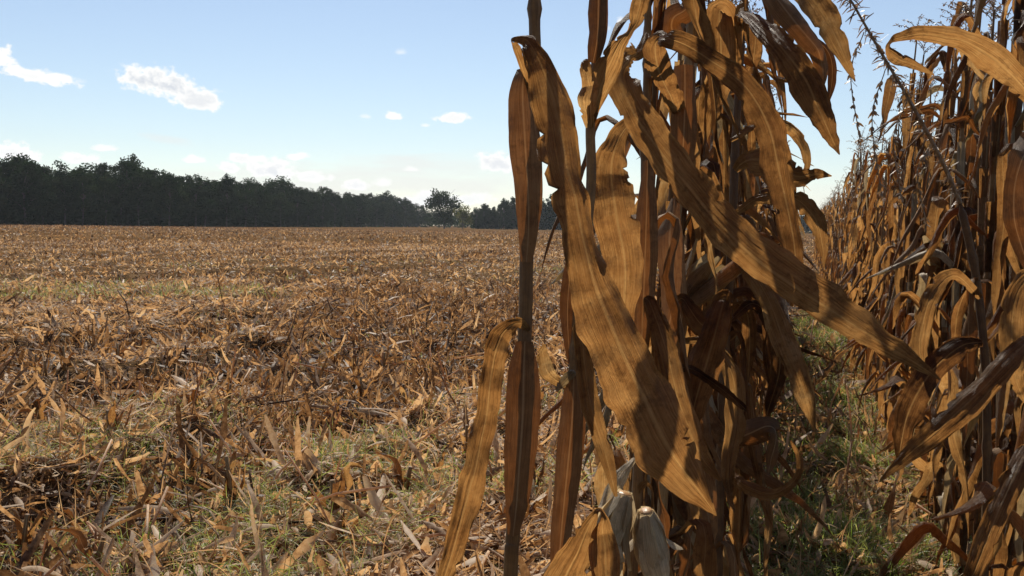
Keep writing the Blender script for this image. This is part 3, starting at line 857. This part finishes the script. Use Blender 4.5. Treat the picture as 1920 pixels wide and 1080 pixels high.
# bottom: tip folded into a dark triangle
p2.leaf([(1044, 1180, 1.6, 40, 0), (1050, 1110, 1.55, 110, 0), (1085, 1030, 1.52, 76, -10), (1112, 972, 1.50, 26, 0), (1124, 962, 1.50, 18, 60), (1132, 1000, 1.50, 52, 20), (1136, 1060, 1.5, 70, 0), (1140, 1150, 1.5, 60, 0)], (.25, .2), tint=.3)
p2.random_leaves([.3, .45, .6], [R(-20), R(160), R(40)], (.35, .5), (.03, .06))
p2.tassel()

# plant 3 behind them: broad hanging leaves and the long diagonal leaf
p3 = Hero([(1216, -40), (1214, 120), (1210, 300), (1212, 450), (1204, 620), (1200, 800), (1190, 1000), (1186, 1090)], 2.20, .0098,
          'third corn stalk from the left, bearing the long leaf that reaches down to the right')
p3.leaf([(1212, 60, 2.16, 16, 0), (1200, 95, 2.10, 30, 10), (1186, 100, 2.02, 44, 40), (1172, 112, 1.95, 60, 50), (1163, 150, 1.9, 74, 15), (1190, 215, 1.87, 82, 0), (1238, 285, 1.84, 86, 5), (1290, 350, 1.81, 84, 10), (1352, 425, 1.78, 92, 15),
         (1425, 492, 1.74, 98, 0), (1505, 548, 1.70, 100, -5), (1580, 596, 1.67, 82, 0), (1650, 640, 1.65, 56, 10), (1712, 676, 1.64, 36, 10), (1762, 712, 1.63, 5, 0)], (.85, .15), tint=.62, ruffle=.004)
p3.leaf([(1205, 212, 2.18, 8, 0), (1184, 226, 2.12, 26, 20), (1160, 262, 2.07, 56, 5), (1146, 318, 2.05, 84, 0), (1155, 400, 2.03, 104, 0), (1172, 500, 2.03, 92, 5), (1166, 600, 2.04, 66, 0), (1150, 690, 2.05, 26, 0), (1146, 730, 2.05, 4, 0)], (.3, .6), tint=.12, ruffle=.005)
p3.leaf([(1214, 300, 2.17, 20, 0), (1212, 400, 2.15, 40, 0), (1208, 520, 2.15, 46, 0), (1204, 620, 2.16, 34, 0), (1200, 720, 2.17, 12, 0)], (.9, .9), M_dark, tint=.3, ruffle=.001, ragged=.02, wob=.001)
p3.leaf([(1206, 560, 2.16, 14, 0), (1222, 575, 2.1, 40, 10), (1250, 660, 2.06, 60, 0), (1275, 760, 2.04, 62, 0), (1312, 850, 2.03, 50, 0), (1350, 900, 2.03, 8, 0)], (.6, .5), tint=.25)
p3.leaf([(1190, 860, 2.17, 10, 0), (1160, 900, 2.12, 26, 0), (1142, 950, 2.10, 34, 10), (1136, 1000, 2.0, 46, 0), (1146, 1060, 1.98, 46, 0), (1160, 1130, 2.08, 26, 0)], (.5, .6), M_white, tint=.9, ruffle=.009)
for (ex, ey, ed, ea, dr) in [(1172, 925, 2.0, 2.6, -1.25), (1212, 958, 2.0, 1.2, -1.15)]:
    cob, hs_ = ear_geo(hr, at(ex, ey, ed) - p3.base, ea, dr, .13)
    co = link('ear', cob.mesh('ear', M_cob), p3.e)
    for h_ in hs_: link('husk', h_.mesh('husk', M_white), co)
p3.random_leaves([.25, .5, .7, .85], [R(-30), R(20), R(-60), R(70)])
p3.random_leaves([2.0, 2.15], [R(10), R(-50)])
p3.tassel()

# plant 4: leaf arching over and falling at the right
p4 = Hero([(1300, -40), (1292, 80), (1284, 250), (1268, 420), (1262, 600), (1250, 800), (1240, 1000), (1236, 1090)], 2.42, .0105,
          'fourth corn stalk from the left, with a leaf arched over like a hook')
p4.leaf([(1285, 225, 2.40, 16, 0), (1262, 195, 2.3, 50, 30), (1240, 150, 2.15, 66, 20), (1228, 100, 2.02, 52, 10), (1232, 70, 1.94, 32, 60), (1262, 76, 1.88, 52, -20), (1330, 112, 1.83, 54, 0), (1396, 160, 1.80, 62, 5), (1440, 235, 1.78, 72, 0),
         (1462, 320, 1.77, 72, 20), (1480, 410, 1.76, 60, 25), (1492, 490, 1.75, 48, 20), (1490, 545, 1.75, 30, 0), (1484, 575, 1.75, 5, 0)], (.4, .5), tint=.3)
p4.leaf([(1290, 90, 2.38, 20, 0), (1262, 60, 2.34, 46, 0), (1262, 35, 2.32, 50, 0), (1285, 15, 2.3, 36, 20), (1300, -20, 2.3, 20, 0)], (.5, .6), M_dark, tint=.1)
p4.leaf([(1284, 120, 2.38, 40, 0), (1284, 200, 2.37, 44, 0), (1280, 290, 2.38, 40, 0), (1272, 380, 2.4, 18, 0)], (.9, .9), M_dark, tint=.4, ruffle=.001, ragged=.02, wob=.001)
p4.leaf([(1266, 370, 2.4, 20, 0), (1255, 450, 2.36, 50, 0), (1262, 560, 2.35, 48, 0), (1240, 680, 2.35, 36, 0), (1236, 760, 2.36, 6, 0)], (.7, .8), M_dark, tint=.5)
p4.leaf([(1262, 590, 2.4, 14, 0), (1280, 560, 2.3, 30, 20), (1320, 610, 2.25, 60, 0), (1356, 560, 2.22, 46, 10), (1350, 590, 2.2, 60, 0), (1325, 680, 2.2, 80, 10), (1300, 770, 2.2, 50, 0), (1300, 830, 2.2, 8, 0)], (.6, .5), tint=.15)
p4.leaf([(1250, 700, 2.3, 14, 0), (1290, 690, 2.2, 22, 0), (1340, 720, 2.15, 26, 0), (1390, 760, 2.1, 20, 0), (1400, 772, 2.1, 3, 0)], (.7, .7), tint=.7)
p4.random_leaves([.35, .55, .8, .95, 1.15], [R(-30), R(10), R(-50), R(30), R(-10)])
p4.tassel()

# plant 5: big leaves thrown to the upper right
p5 = Hero([(1400, -60), (1392, 60), (1380, 250), (1372, 450), (1360, 650), (1352, 850), (1345, 1090)], 2.62, .0105,
          'fifth corn stalk from the left, throwing broad pointed leaves towards the upper right')
p5.leaf([(1385, 80, 2.58, 16, 0), (1384, 30, 2.45, 40, 40), (1392, 18, 2.35, 36, 50), (1430, 50, 2.2, 54, 10), (1476, 102, 2.12, 70, 0), (1515, 160, 2.08, 78, 10), (1540, 215, 2.05, 56, 0), (1560, 260, 2.04, 30, 0), (1574, 290, 2.04, 3, 0)], (.3, .4), tint=.25)
p5.leaf([(1398, -70, 2.4, 30, 0), (1450, -60, 2.2, 50, 0), (1505, -25, 2.1, 66, 0), (1548, 35, 2.05, 62, 5), (1578, 95, 2.03, 40, 0), (1603, 152, 2.02, 3, 0)], (.25, .3), tint=.6)
p5.leaf([(1396, -60, 2.45, 20, 0), (1440, -20, 2.3, 40, 20), (1490, 40, 2.22, 44, 10), (1530, 90, 2.2, 34, 20), (1543, 130, 2.2, 22, 10), (1540, 172, 2.2, 3, 0)], (.6, .6), M_dark, tint=.3)
p5.leaf([(1500, 60, 2.25, 10, 20), (1540, 82, 2.25, 16, 10), (1558, 110, 2.25, 18, 0), (1560, 150, 2.25, 16, 0), (1553, 194, 2.25, 3, 0)], (.7, .7), M_dark, tint=.6)
p5.leaf([(1380, 130, 2.55, 20, 0), (1372, 60, 2.5, 44, 10), (1350, 20, 2.46, 60, 0), (1352, 90, 2.44, 74, 0), (1350, 160, 2.44, 60, 20), (1330, 230, 2.44, 26, 0), (1325, 262, 2.44, 4, 0)], (.3, .5), tint=.5)
p5.leaf([(1378, 320, 2.55, 16, 0), (1400, 300, 2.5, 60, 20), (1440, 305, 2.45, 80, 0), (1490, 330, 2.42, 54, 0), (1530, 326, 2.4, 26, 0), (1560, 330, 2.4, 3, 0)], (.3, .4), tint=.35)
p5.leaf([(1372, 520, 2.58, 16, 0), (1400, 500, 2.5, 40, 20), (1440, 560, 2.45, 56, 0), (1470, 640, 2.42, 60, 0), (1502, 720, 2.4, 52, 0), (1518, 770, 2.4, 30, 0), (1528, 812, 2.4, 3, 0)], (.4, .4), tint=.65)
p5.leaf([(1356, 830, 2.55, 14, 0), (1400, 815, 2.4, 46, 0), (1440, 800, 2.32, 40, 30), (1454, 812, 2.3, 26, 60), (1446, 860, 2.3, 22, 0), (1440, 890, 2.3, 4, 0)], (.7, .7), M_dark, tint=.1)
p5.leaf([(1360, 880, 2.5, 20, 0), (1400, 912, 2.3, 34, 0), (1450, 925, 2.2, 28, 10), (1490, 900, 2.15, 20, 0), (1500, 865, 2.14, 16, 10), (1482, 825, 2.14, 4, 0)], (.6, .6), tint=.3)
p5.leaf([(1378, 400, 2.55, 12, 0), (1430, 370, 2.5, 34, 30), (1490, 372, 2.5, 46, 10), (1528, 410, 2.5, 44, 0), (1542, 460, 2.5, 26, 0), (1545, 500, 2.5, 3, 0)], (.4, .4), tint=.5)
p5.leaf([(1376, 260, 2.5, 12, 0), (1420, 235, 2.6, 20, 30), (1480, 240, 2.7, 26, 10), (1512, 290, 2.7, 22, 0), (1508, 350, 2.7, 3, 0)], (.7, .6), tint=.3)
p5.leaf([(1370, 600, 2.5, 12, 0), (1410, 570, 2.6, 30, 30), (1450, 610, 2.6, 44, 0), (1462, 690, 2.6, 40, 0), (1440, 770, 2.6, 22, 0), (1436, 800, 2.6, 3, 0)], (.4, .5), tint=.7)
p4.leaf([(1268, 640, 2.4, 12, 0), (1330, 640, 2.35, 30, 20), (1372, 700, 2.3, 46, 0), (1380, 790, 2.3, 50, 0), (1366, 880, 2.3, 36, 0), (1372, 950, 2.3, 3, 0)], (.4, .5), tint=.75)
p5.random_leaves([.3, .5, .7, .9, 1.1, 1.3], [R(-30), R(20), R(-60), R(40), R(-10), R(0)])
p5.tassel()

# first plants of the right row, close to the lens at the right edge
p6 = Hero([(2010, -60), (1995, 200), (1985, 450), (1975, 700), (1968, 1090)], 2.35, .0105,
          'corn plant at the right edge, with a long leaf arched into the sky')
p6.leaf([(1992, 300, 2.33, 18, 0), (1968, 230, 2.25, 50, 20), (1920, 165, 2.2, 66, 10), (1862, 110, 2.16, 66, 0), (1800, 76, 2.13, 50, 20), (1735, 64, 2.1, 40, 20), (1685, 72, 2.08, 26, 30), (1664, 86, 2.07, 18, 60), (1676, 104, 2.08, 34, 20),
         (1706, 118, 2.1, 26, 0), (1750, 140, 2.12, 3, 0)], (.35, .5), tint=.45)
p6.leaf([(1988, 350, 2.3, 20, 0), (1950, 270, 2.2, 40, 0), (1920, 290, 2.12, 46, 30), (1904, 340, 2.1, 34, 10), (1902, 410, 2.1, 38, 0), (1918, 470, 2.1, 30, 0), (1935, 520, 2.1, 6, 0)], (.5, .4), M_dark, tint=.1)
p6.leaf([(1974, 640, 2.3, 20, 0), (1930, 640, 2.1, 50, 0), (1880, 690, 2.02, 60, -10), (1820, 750, 1.98, 66, -5), (1755, 810, 1.97, 60, 0), (1700, 855, 1.97, 38, 0), (1652, 900, 1.97, 5, 0)], (.35, .3), tint=.5)
p6.leaf([(1970, 560, 2.3, 20, 0), (1935, 520, 2.22, 40, 10), (1905, 560, 2.18, 62, 0), (1897, 640, 2.17, 58, 0), (1905, 710, 2.18, 40, 0), (1925, 760, 2.2, 5, 0)], (.4, .4), tint=.6)
p6.leaf([(1968, 800, 2.2, 30, 0), (1925, 850, 2.0, 46, 0), (1880, 940, 1.92, 60, 0), (1840, 1040, 1.9, 52, 0), (1800, 1140, 1.9, 20, 0)], (.4, .4), tint=.4)
p6.random_leaves([.3, .5, .7, .9, 1.1], [R(200), R(160), R(120), R(220), R(90)])
p6.tassel()

p7 = Hero([(1800, 380), (1830, 520), (1848, 700), (1850, 900), (1845, 1090)], 2.9, .0105,
          'leaning corn plant of the right row, its bare broken tassel slanting across the sky', top=1.56)
# its broken top: a long slanting tassel
def slant_tassel():
    g = Geo()
    C = catmull([at(1800, 380, 2.9) , at(1765, 300, 2.86), at(1712, 200, 2.84), at(1650, 95, 2.82), at(1592, -5, 2.8), at(1560, -60, 2.8)], 12)
    tube(g, C - p7.base, np.linspace(.0065, .0018, len(C)), .2, 7, False)
    rr = hr
    for i in range(420):
        t = rr.uniform(.0, 1) ** .8; j = int(t * (len(C) - 1)); p = C[j]
        n = 1
        L = rr.uniform(.014, .045)
        az = rr.uniform(0, 6.28)
        strips(g, (p - p7.base)[None], np.array([az]), np.array([rr.uniform(-1.2, 1.0)]), np.array([L]), np.array([.005]), np.array([-.6]), np.array([rr.uniform()]), np.array([rr.normal()]), 3, 2)
    for (px, py, q) in [(1620, 60, 200), (1660, 130, 230), (1700, 190, 190), (1745, 270, 150)]:
        st = at(px, py, 2.83); m = 10
        en = at(px - 8, py + q, 2.8); mid = (st + en) / 2 + np.array([-.03, 0, .03])
        B = catmull([st, mid, en], 8)
        tube(g, B - p7.base, .0014, .3, 4, False)
        k = 60; tt = rr.integers(2, len(B), k)
        strips(g, B[tt] - p7.base, rr.uniform(0, 6.28, k), rr.uniform(-1.4, -.4, k), rr.uniform(.012, .024, k), np.full(k, .007), np.zeros(k), rr.uniform(0, .6, k), rr.normal(0, 1, k), 3, 2)
    link('tassel', g.mesh('tassel', M_tassel), p7.e)
slant_tassel()
p7.leaf([(1850, 640, 2.85, 20, 0), (1800, 650, 2.75, 50, 0), (1745, 700, 2.7, 66, 10), (1705, 770, 2.68, 60, 0), (1690, 830, 2.68, 40, 0), (1685, 870, 2.68, 4, 0)], (.5, .3), tint=.6)
p7.leaf([(1840, 560, 2.85, 16, 0), (1790, 520, 2.8, 36, 20), (1745, 560, 2.76, 46, 0), (1725, 650, 2.75, 40, 0), (1740, 720, 2.75, 4, 0)], (.5, .5), tint=.4)
p7.random_leaves([.3, .45, .6, .8, 1.0, 1.2, 1.35], [R(200), R(120), R(-20), R(60), R(180), R(0), R(240)])

for _p in (p1, p2):
    _p.random_leaves([2.22, 2.3], [R(35), R(-15)], (.22, .32), (.04, .05))
for _p in (p3, p4, p5):
    _p.random_leaves([1.95, 2.15], [R(35), R(-15)], (.35, .5), (.035, .06))
for _p in (p3, p4, p5):
    _p.random_leaves([.75, .95, 1.1, 1.25, 1.45], [R(10), R(-50), R(30), R(-80), R(-10)], (.3, .55), (.025, .055))

# ------------------------------------------------------------------ stubs and torn clumps near the camera, each its own thing
def make_stub(seed):
    rng = np.random.default_rng(seed)
    h = rng.uniform(.14, .26)
    g = Geo(); lean = rng.normal(0, .04, 2)
    tube(g, [[0, 0, -.02], [lean[0] * .5, lean[1] * .5, h * .5], [lean[0], lean[1], h]], [.012, .011, .0105], .5, 9)
    st = g.mesh('stalk', M_stalk)
    hk = []
    for i in range(rng.integers(4, 7)):
        g = Geo(); az = rng.uniform(0, 6.28)
        leaf_blade(g, rng, np.array([math.cos(az) * .012, math.sin(az) * .012, rng.uniform(0, h * .5)]), az, rng.uniform(.12, .26), rng.uniform(.03, .06), rng.uniform(.9, 1.5), rng.uniform(-.6, .9), rng.uniform(.4, .8), rng.uniform(.2, .8), 9, 5, ruffle=.003)
        hk.append(g.mesh('torn_leaf', M_leaf if rng.random() < .7 else M_dark))
    return st, hk
stubs = [make_stub(900 + i) for i in range(6)]
def place_stub(x, y, sc=1.0):
    e = bpy.data.objects.new('corn_stub', None); COL.objects.link(e)
    e.location = (x, y, float(gh(np.array([x]), np.array([y]))[0])); e.rotation_euler = (rp.normal(0, .1), rp.normal(0, .1), rp.uniform(0, 6.28)); e.scale = (sc,) * 3
    e.empty_display_size = .05
    tag(e, 'cut corn stub with torn brown leaves standing in the harvested field', 'corn stub', 'corn stubs left standing in the harvested field')
    st, hk = stubs[rp.integers(len(stubs))]
    link('stalk', st, e)
    for h in hk: link('torn_leaf', h, e)
g0 = at(628, 1040, 5.1); place_stub(g0[0], g0[1], 1.25)
for k in range(1, 12):
    c = ROW_A - SP * k
    y = 3.6 + rp.uniform(0, .6)
    while y < 13:
        x = c + RS * y + rp.normal(0, .04)
        if abs(x / y) < .56 and rp.random() < .62: place_stub(x, y, rp.uniform(.7, 1.1))
        y += rp.uniform(.35, .9)

# ------------------------------------------------------------------ trees
def make_tree(seed, H=15.0, Wd=9.0, base=.10, nclump=70, per=80, leaf=.5, open_=0.0):
    rng = np.random.default_rng(seed)
    g = Geo()
    tr = [[0, 0, -.3], [rng.normal(0, .2), rng.normal(0, .2), H * .3], [rng.normal(0, .4), rng.normal(0, .4), H * .6], [rng.normal(0, .5), rng.normal(0, .5), H * .85]]
    tube(g, catmull(tr, 3), np.linspace(.30, .06, 10), .5, 7, False)
    for i in range(9):
        z = rng.uniform(.2, .7) * H; az = rng.uniform(0, 6.28); L = Wd * rng.uniform(.25, .42)
        e = np.array([math.cos(az) * L, math.sin(az) * L, z + L * .8])
        tube(g, catmull([[0, 0, z], (np.array([0, 0, z]) + e) / 2 + rng.normal(0, .3, 3), e], 3), np.linspace(.12, .03, 7), .5, 5, False)
    trunk = g.mesh('trunk', M_bark)
    c = Geo()
    # crown: clumps of leaf-sprays inside an uneven egg
    cl = []
    while len(cl) < nclump:
        p = rng.uniform(-1, 1, 3)
        r = np.linalg.norm(p)
        if r > 1 or (r < .45 and rng.random() < .6): continue
        z = base + (1 - base) * (p[2] * .5 + .5)
        wid = Wd / 2 * (0.72 + .28 * math.sin(math.pi * min(1, z * .9 + .1)))
        cl.append((p[0] * wid, p[1] * wid, z * H * .93, rng.uniform(.11, .19) * Wd))
    for (x, y, z, cr) in cl:
        d = unit(rng.normal(0, 1, (per, 3))) * (rng.uniform(.35, 1, per)[:, None]) * cr * np.array([1, 1, .8])
        P = d + np.array([x, y, z])
        strips(c, P, rng.uniform(0, 6.28, per), rng.uniform(-.7, .9, per), np.full(per, leaf) * rng.uniform(.6, 1.3, per), np.full(per, leaf * .75), rng.normal(-.5, .5, per),
               np.clip(rng.normal(.4, .12) + rng.normal(0, .15, per), 0, 1), rng.normal(0, .9, per), 3, 2)
    crown = c.mesh('crown', M_crown, smooth=False)
    return trunk, crown
trees = [make_tree(40 + i, 15, 8 + 1.2 * (i % 4), base=.02 + .03 * (i % 3)) for i in range(7)]
lone = make_tree(61, 14, 12.0, base=.06, nclump=62, per=64, leaf=.6)
rt = np.random.default_rng(3)
def place_tree(t, x, y, s, label, group, rz=None, name='tree', sw=None):
    e = bpy.data.objects.new(name, None); COL.objects.link(e)
    e.location = (x, y, 0); e.rotation_euler = (0, 0, rt.uniform(0, 6.28) if rz is None else rz)
    sw = sw or s
    e.scale = (sw, sw, s); e.empty_display_size = 1
    tag(e, label, 'tree', group)
    link('trunk', t[0], e); link('crown', t[1], e)
    return e
# the wood's edge recedes from the left edge of the picture to the middle: (px, height in px)
prof = np.array([(-260, 150), (-100, 146), (0, 137), (50, 146), (95, 128), (130, 124), (180, 112), (230, 108), (290, 116), (330, 119), (360, 96), (430, 99), (470, 90), (530, 86), (590, 90), (620, 74), (700, 63), (770, 60), (800, 38)])
def wood_pt(px, off=0.0):
    hd = np.interp(px, [-260, 0, 300, 450, 590, 700, 800], [195, 232, 262, 300, 350, 440, 560])
    return on_ground(px, hd)
px = -200.0; nt = 0
while px < 800:
    p = wood_pt(px); h = np.interp(px, prof[:, 0], prof[:, 1]) * p[1] / FPX * 1.16
    for layer in range(3):
        q = p + np.array([-.92, .35, 0]) * (layer * 6.5) + np.array([rt.normal(0, 1), rt.normal(0, 1.5), 0])
        hh = h * (.74 + .09 * layer + rt.uniform(-.06, .16)) if layer < 2 else h * rt.uniform(.88, 1.04)
        place_tree(trees[rt.integers(7)], q[0], q[1], hh / 15 * .99, 'dark green broadleaf tree in the long wood behind the field, left of the lone tree',
                   'trees of the long wood behind the field', sw=max(.8, hh / 15) * rt.uniform(.8, 1.0)); nt += 1
    px += FPX / p[1] * rt.uniform(3.6, 5.6) * .93
def undergrowth():
    c = Geo(); n = 15000
    pxs = rt.uniform(-230, 806, n); hd = np.interp(pxs, [-260, 0, 300, 450, 590, 700, 800], [195, 232, 262, 300, 350, 440, 560])
    P = np.array([on_ground(a, b) for a, b in zip(pxs, hd)]) + np.stack([rt.uniform(-9, 0, n), rt.uniform(0, 3, n), np.zeros(n)], -1)
    P[:, 2] = rt.uniform(0, 4.2, n)
    n2 = 9000
    P2 = np.array([on_ground(a, b) for a, b in zip(rt.uniform(780, 2100, n2), rt.uniform(530, 560, n2))]); P2[:, 2] = rt.uniform(0, 5, n2)
    n3 = 2200
    P3 = np.array([on_ground(a, b) for a, b in zip(rt.uniform(884, 1110, n3), rt.uniform(430, 440, n3))]); P3[:, 2] = rt.uniform(0, 3.5, n3)
    P = np.concatenate([P, P2, P3]); n = len(P)
    strips(c, P, rt.uniform(0, 6.28, n), rt.uniform(-.3, 1.3, n), rt.uniform(.7, 1.6, n), rt.uniform(.5, 1.1, n), rt.normal(-.4, .4, n), rt.uniform(.1, .6, n), rt.normal(0, .8, n), 3, 2)
    tag(link('undergrowth', c.mesh('undergrowth', M_crown, smooth=False)), 'dark undergrowth filling the foot of the long wood', 'undergrowth', kind='stuff')
undergrowth()
# lone round tree, olive bush, right group
p = on_ground(833, 405); place_tree(lone, p[0], p[1], 1.13, 'lone round-topped tree standing at the right end of the long wood', None, rz=1.0)
lonemeshes = lone
p = on_ground(868, 360)
def make_bush():
    rng = np.random.default_rng(8); c = Geo()
    for i in range(26):
        d = unit(rng.normal(0, 1, 3)) * rng.uniform(.2, 1) ; d = d * np.array([2.6, 2.6, 2.7]) + np.array([0, 0, 3.5])
        q = d + unit(rng.normal(0, 1, (46, 3))) * rng.uniform(.3, 1.1, 46)[:, None]
        strips(c, q, rng.uniform(0, 6.28, 46), rng.uniform(-.5, 1.2, 46), np.full(46, .42), np.full(46, .22), rng.normal(-.3, .5, 46), rng.uniform(.2, 1, 46), rng.normal(0, .8, 46), 3, 2)
    t = Geo(); tube(t, [[0, 0, -.2], [0.1, 0, 1.5], [0, 0.1, 3.5]], [.14, .1, .05], .5, 6, False)
    for a in (0.5, 2.2, 4.1, 5.4): tube(t, [[0, 0, .6], [math.cos(a) * .8, math.sin(a) * .8, 2.2], [math.cos(a) * 1.5, math.sin(a) * 1.5, 4]], [.07, .05, .02], .5, 5, False)
    return t.mesh('trunk', M_bark), c.mesh('crown', M_crown_olive, smooth=False)
bt = make_bush()
place_tree(bt, p[0], p[1], 1.25, 'small thin olive green tree in front of the lone round tree', None)
for (bx, bh, bd) in [(893, 44, 430), (908, 52, 436), (925, 46, 432), (944, 60, 428), (962, 66, 430), (985, 62, 434), (1008, 64, 430), (1030, 72, 426), (1052, 66, 430), (1075, 60, 432)]:
    p = on_ground(bx, bd); h = bh * bd / FPX
    place_tree(trees[rt.integers(7)], p[0], p[1], h / 15, 'dark tree of the separate clump seen behind the leftmost corn stalk', 'trees of the clump right of the lone tree', sw=h / 15 * .85)
    p = on_ground(bx + 8, bd + 9)
    place_tree(trees[rt.integers(7)], p[0], p[1], h / 15 * .8, 'dark tree of the separate clump seen behind the leftmost corn stalk', 'trees of the clump right of the lone tree', sw=h / 15 * .9)
for bx in range(770, 2150, 13):
    d = 600 if bx < 900 else 520
    p = on_ground(bx + rt.uniform(-4, 4), d + rt.uniform(-15, 15)); h = (rt.uniform(24, 34) if bx < 900 else rt.uniform(28, 42)) * d / FPX
    place_tree(trees[rt.integers(7)], p[0], p[1], h / 15, 'small far tree on the horizon beyond the field and the corn rows', 'far trees along the horizon', sw=h / 15 * 1.1)
print('plants', na, nb, nc, nf, 'trees', nt, 'objects', len(bpy.data.objects))

# ------------------------------------------------------------------ a little autumn haze over the field
def haze():
    me = bpy.data.meshes.new('haze')
    x0, x1, y0, y1, z0, z1 = -1520, 1520, -1520, 1520, -1.3, 32
    V = [(x, y, z) for z in (z0, z1) for x, y in ((x0, y0), (x1, y0), (x1, y1), (x0, y1))]
    me.from_pydata(V, [], [(3, 2, 1, 0), (4, 5, 6, 7), (0, 1, 5, 4), (1, 2, 6, 5), (2, 3, 7, 6), (3, 0, 4, 7)])
    m = bpy.data.materials.new('haze_air'); m.use_nodes = True
    n = m.node_tree.nodes; n.remove(n['Principled BSDF'])
    v = n.new('ShaderNodeVolumePrincipled'); v.inputs['Color'].default_value = (.82, .88, .95, 1)
    v.inputs['Density'].default_value = 0.00011; v.inputs['Anisotropy'].default_value = .3
    m.node_tree.links.new(v.outputs[0], n['Material Output'].inputs['Volume'])
    me.materials.append(m)
    tag(link('haze', me), 'thin pale haze in the air over the field', 'haze', kind='stuff')
haze()
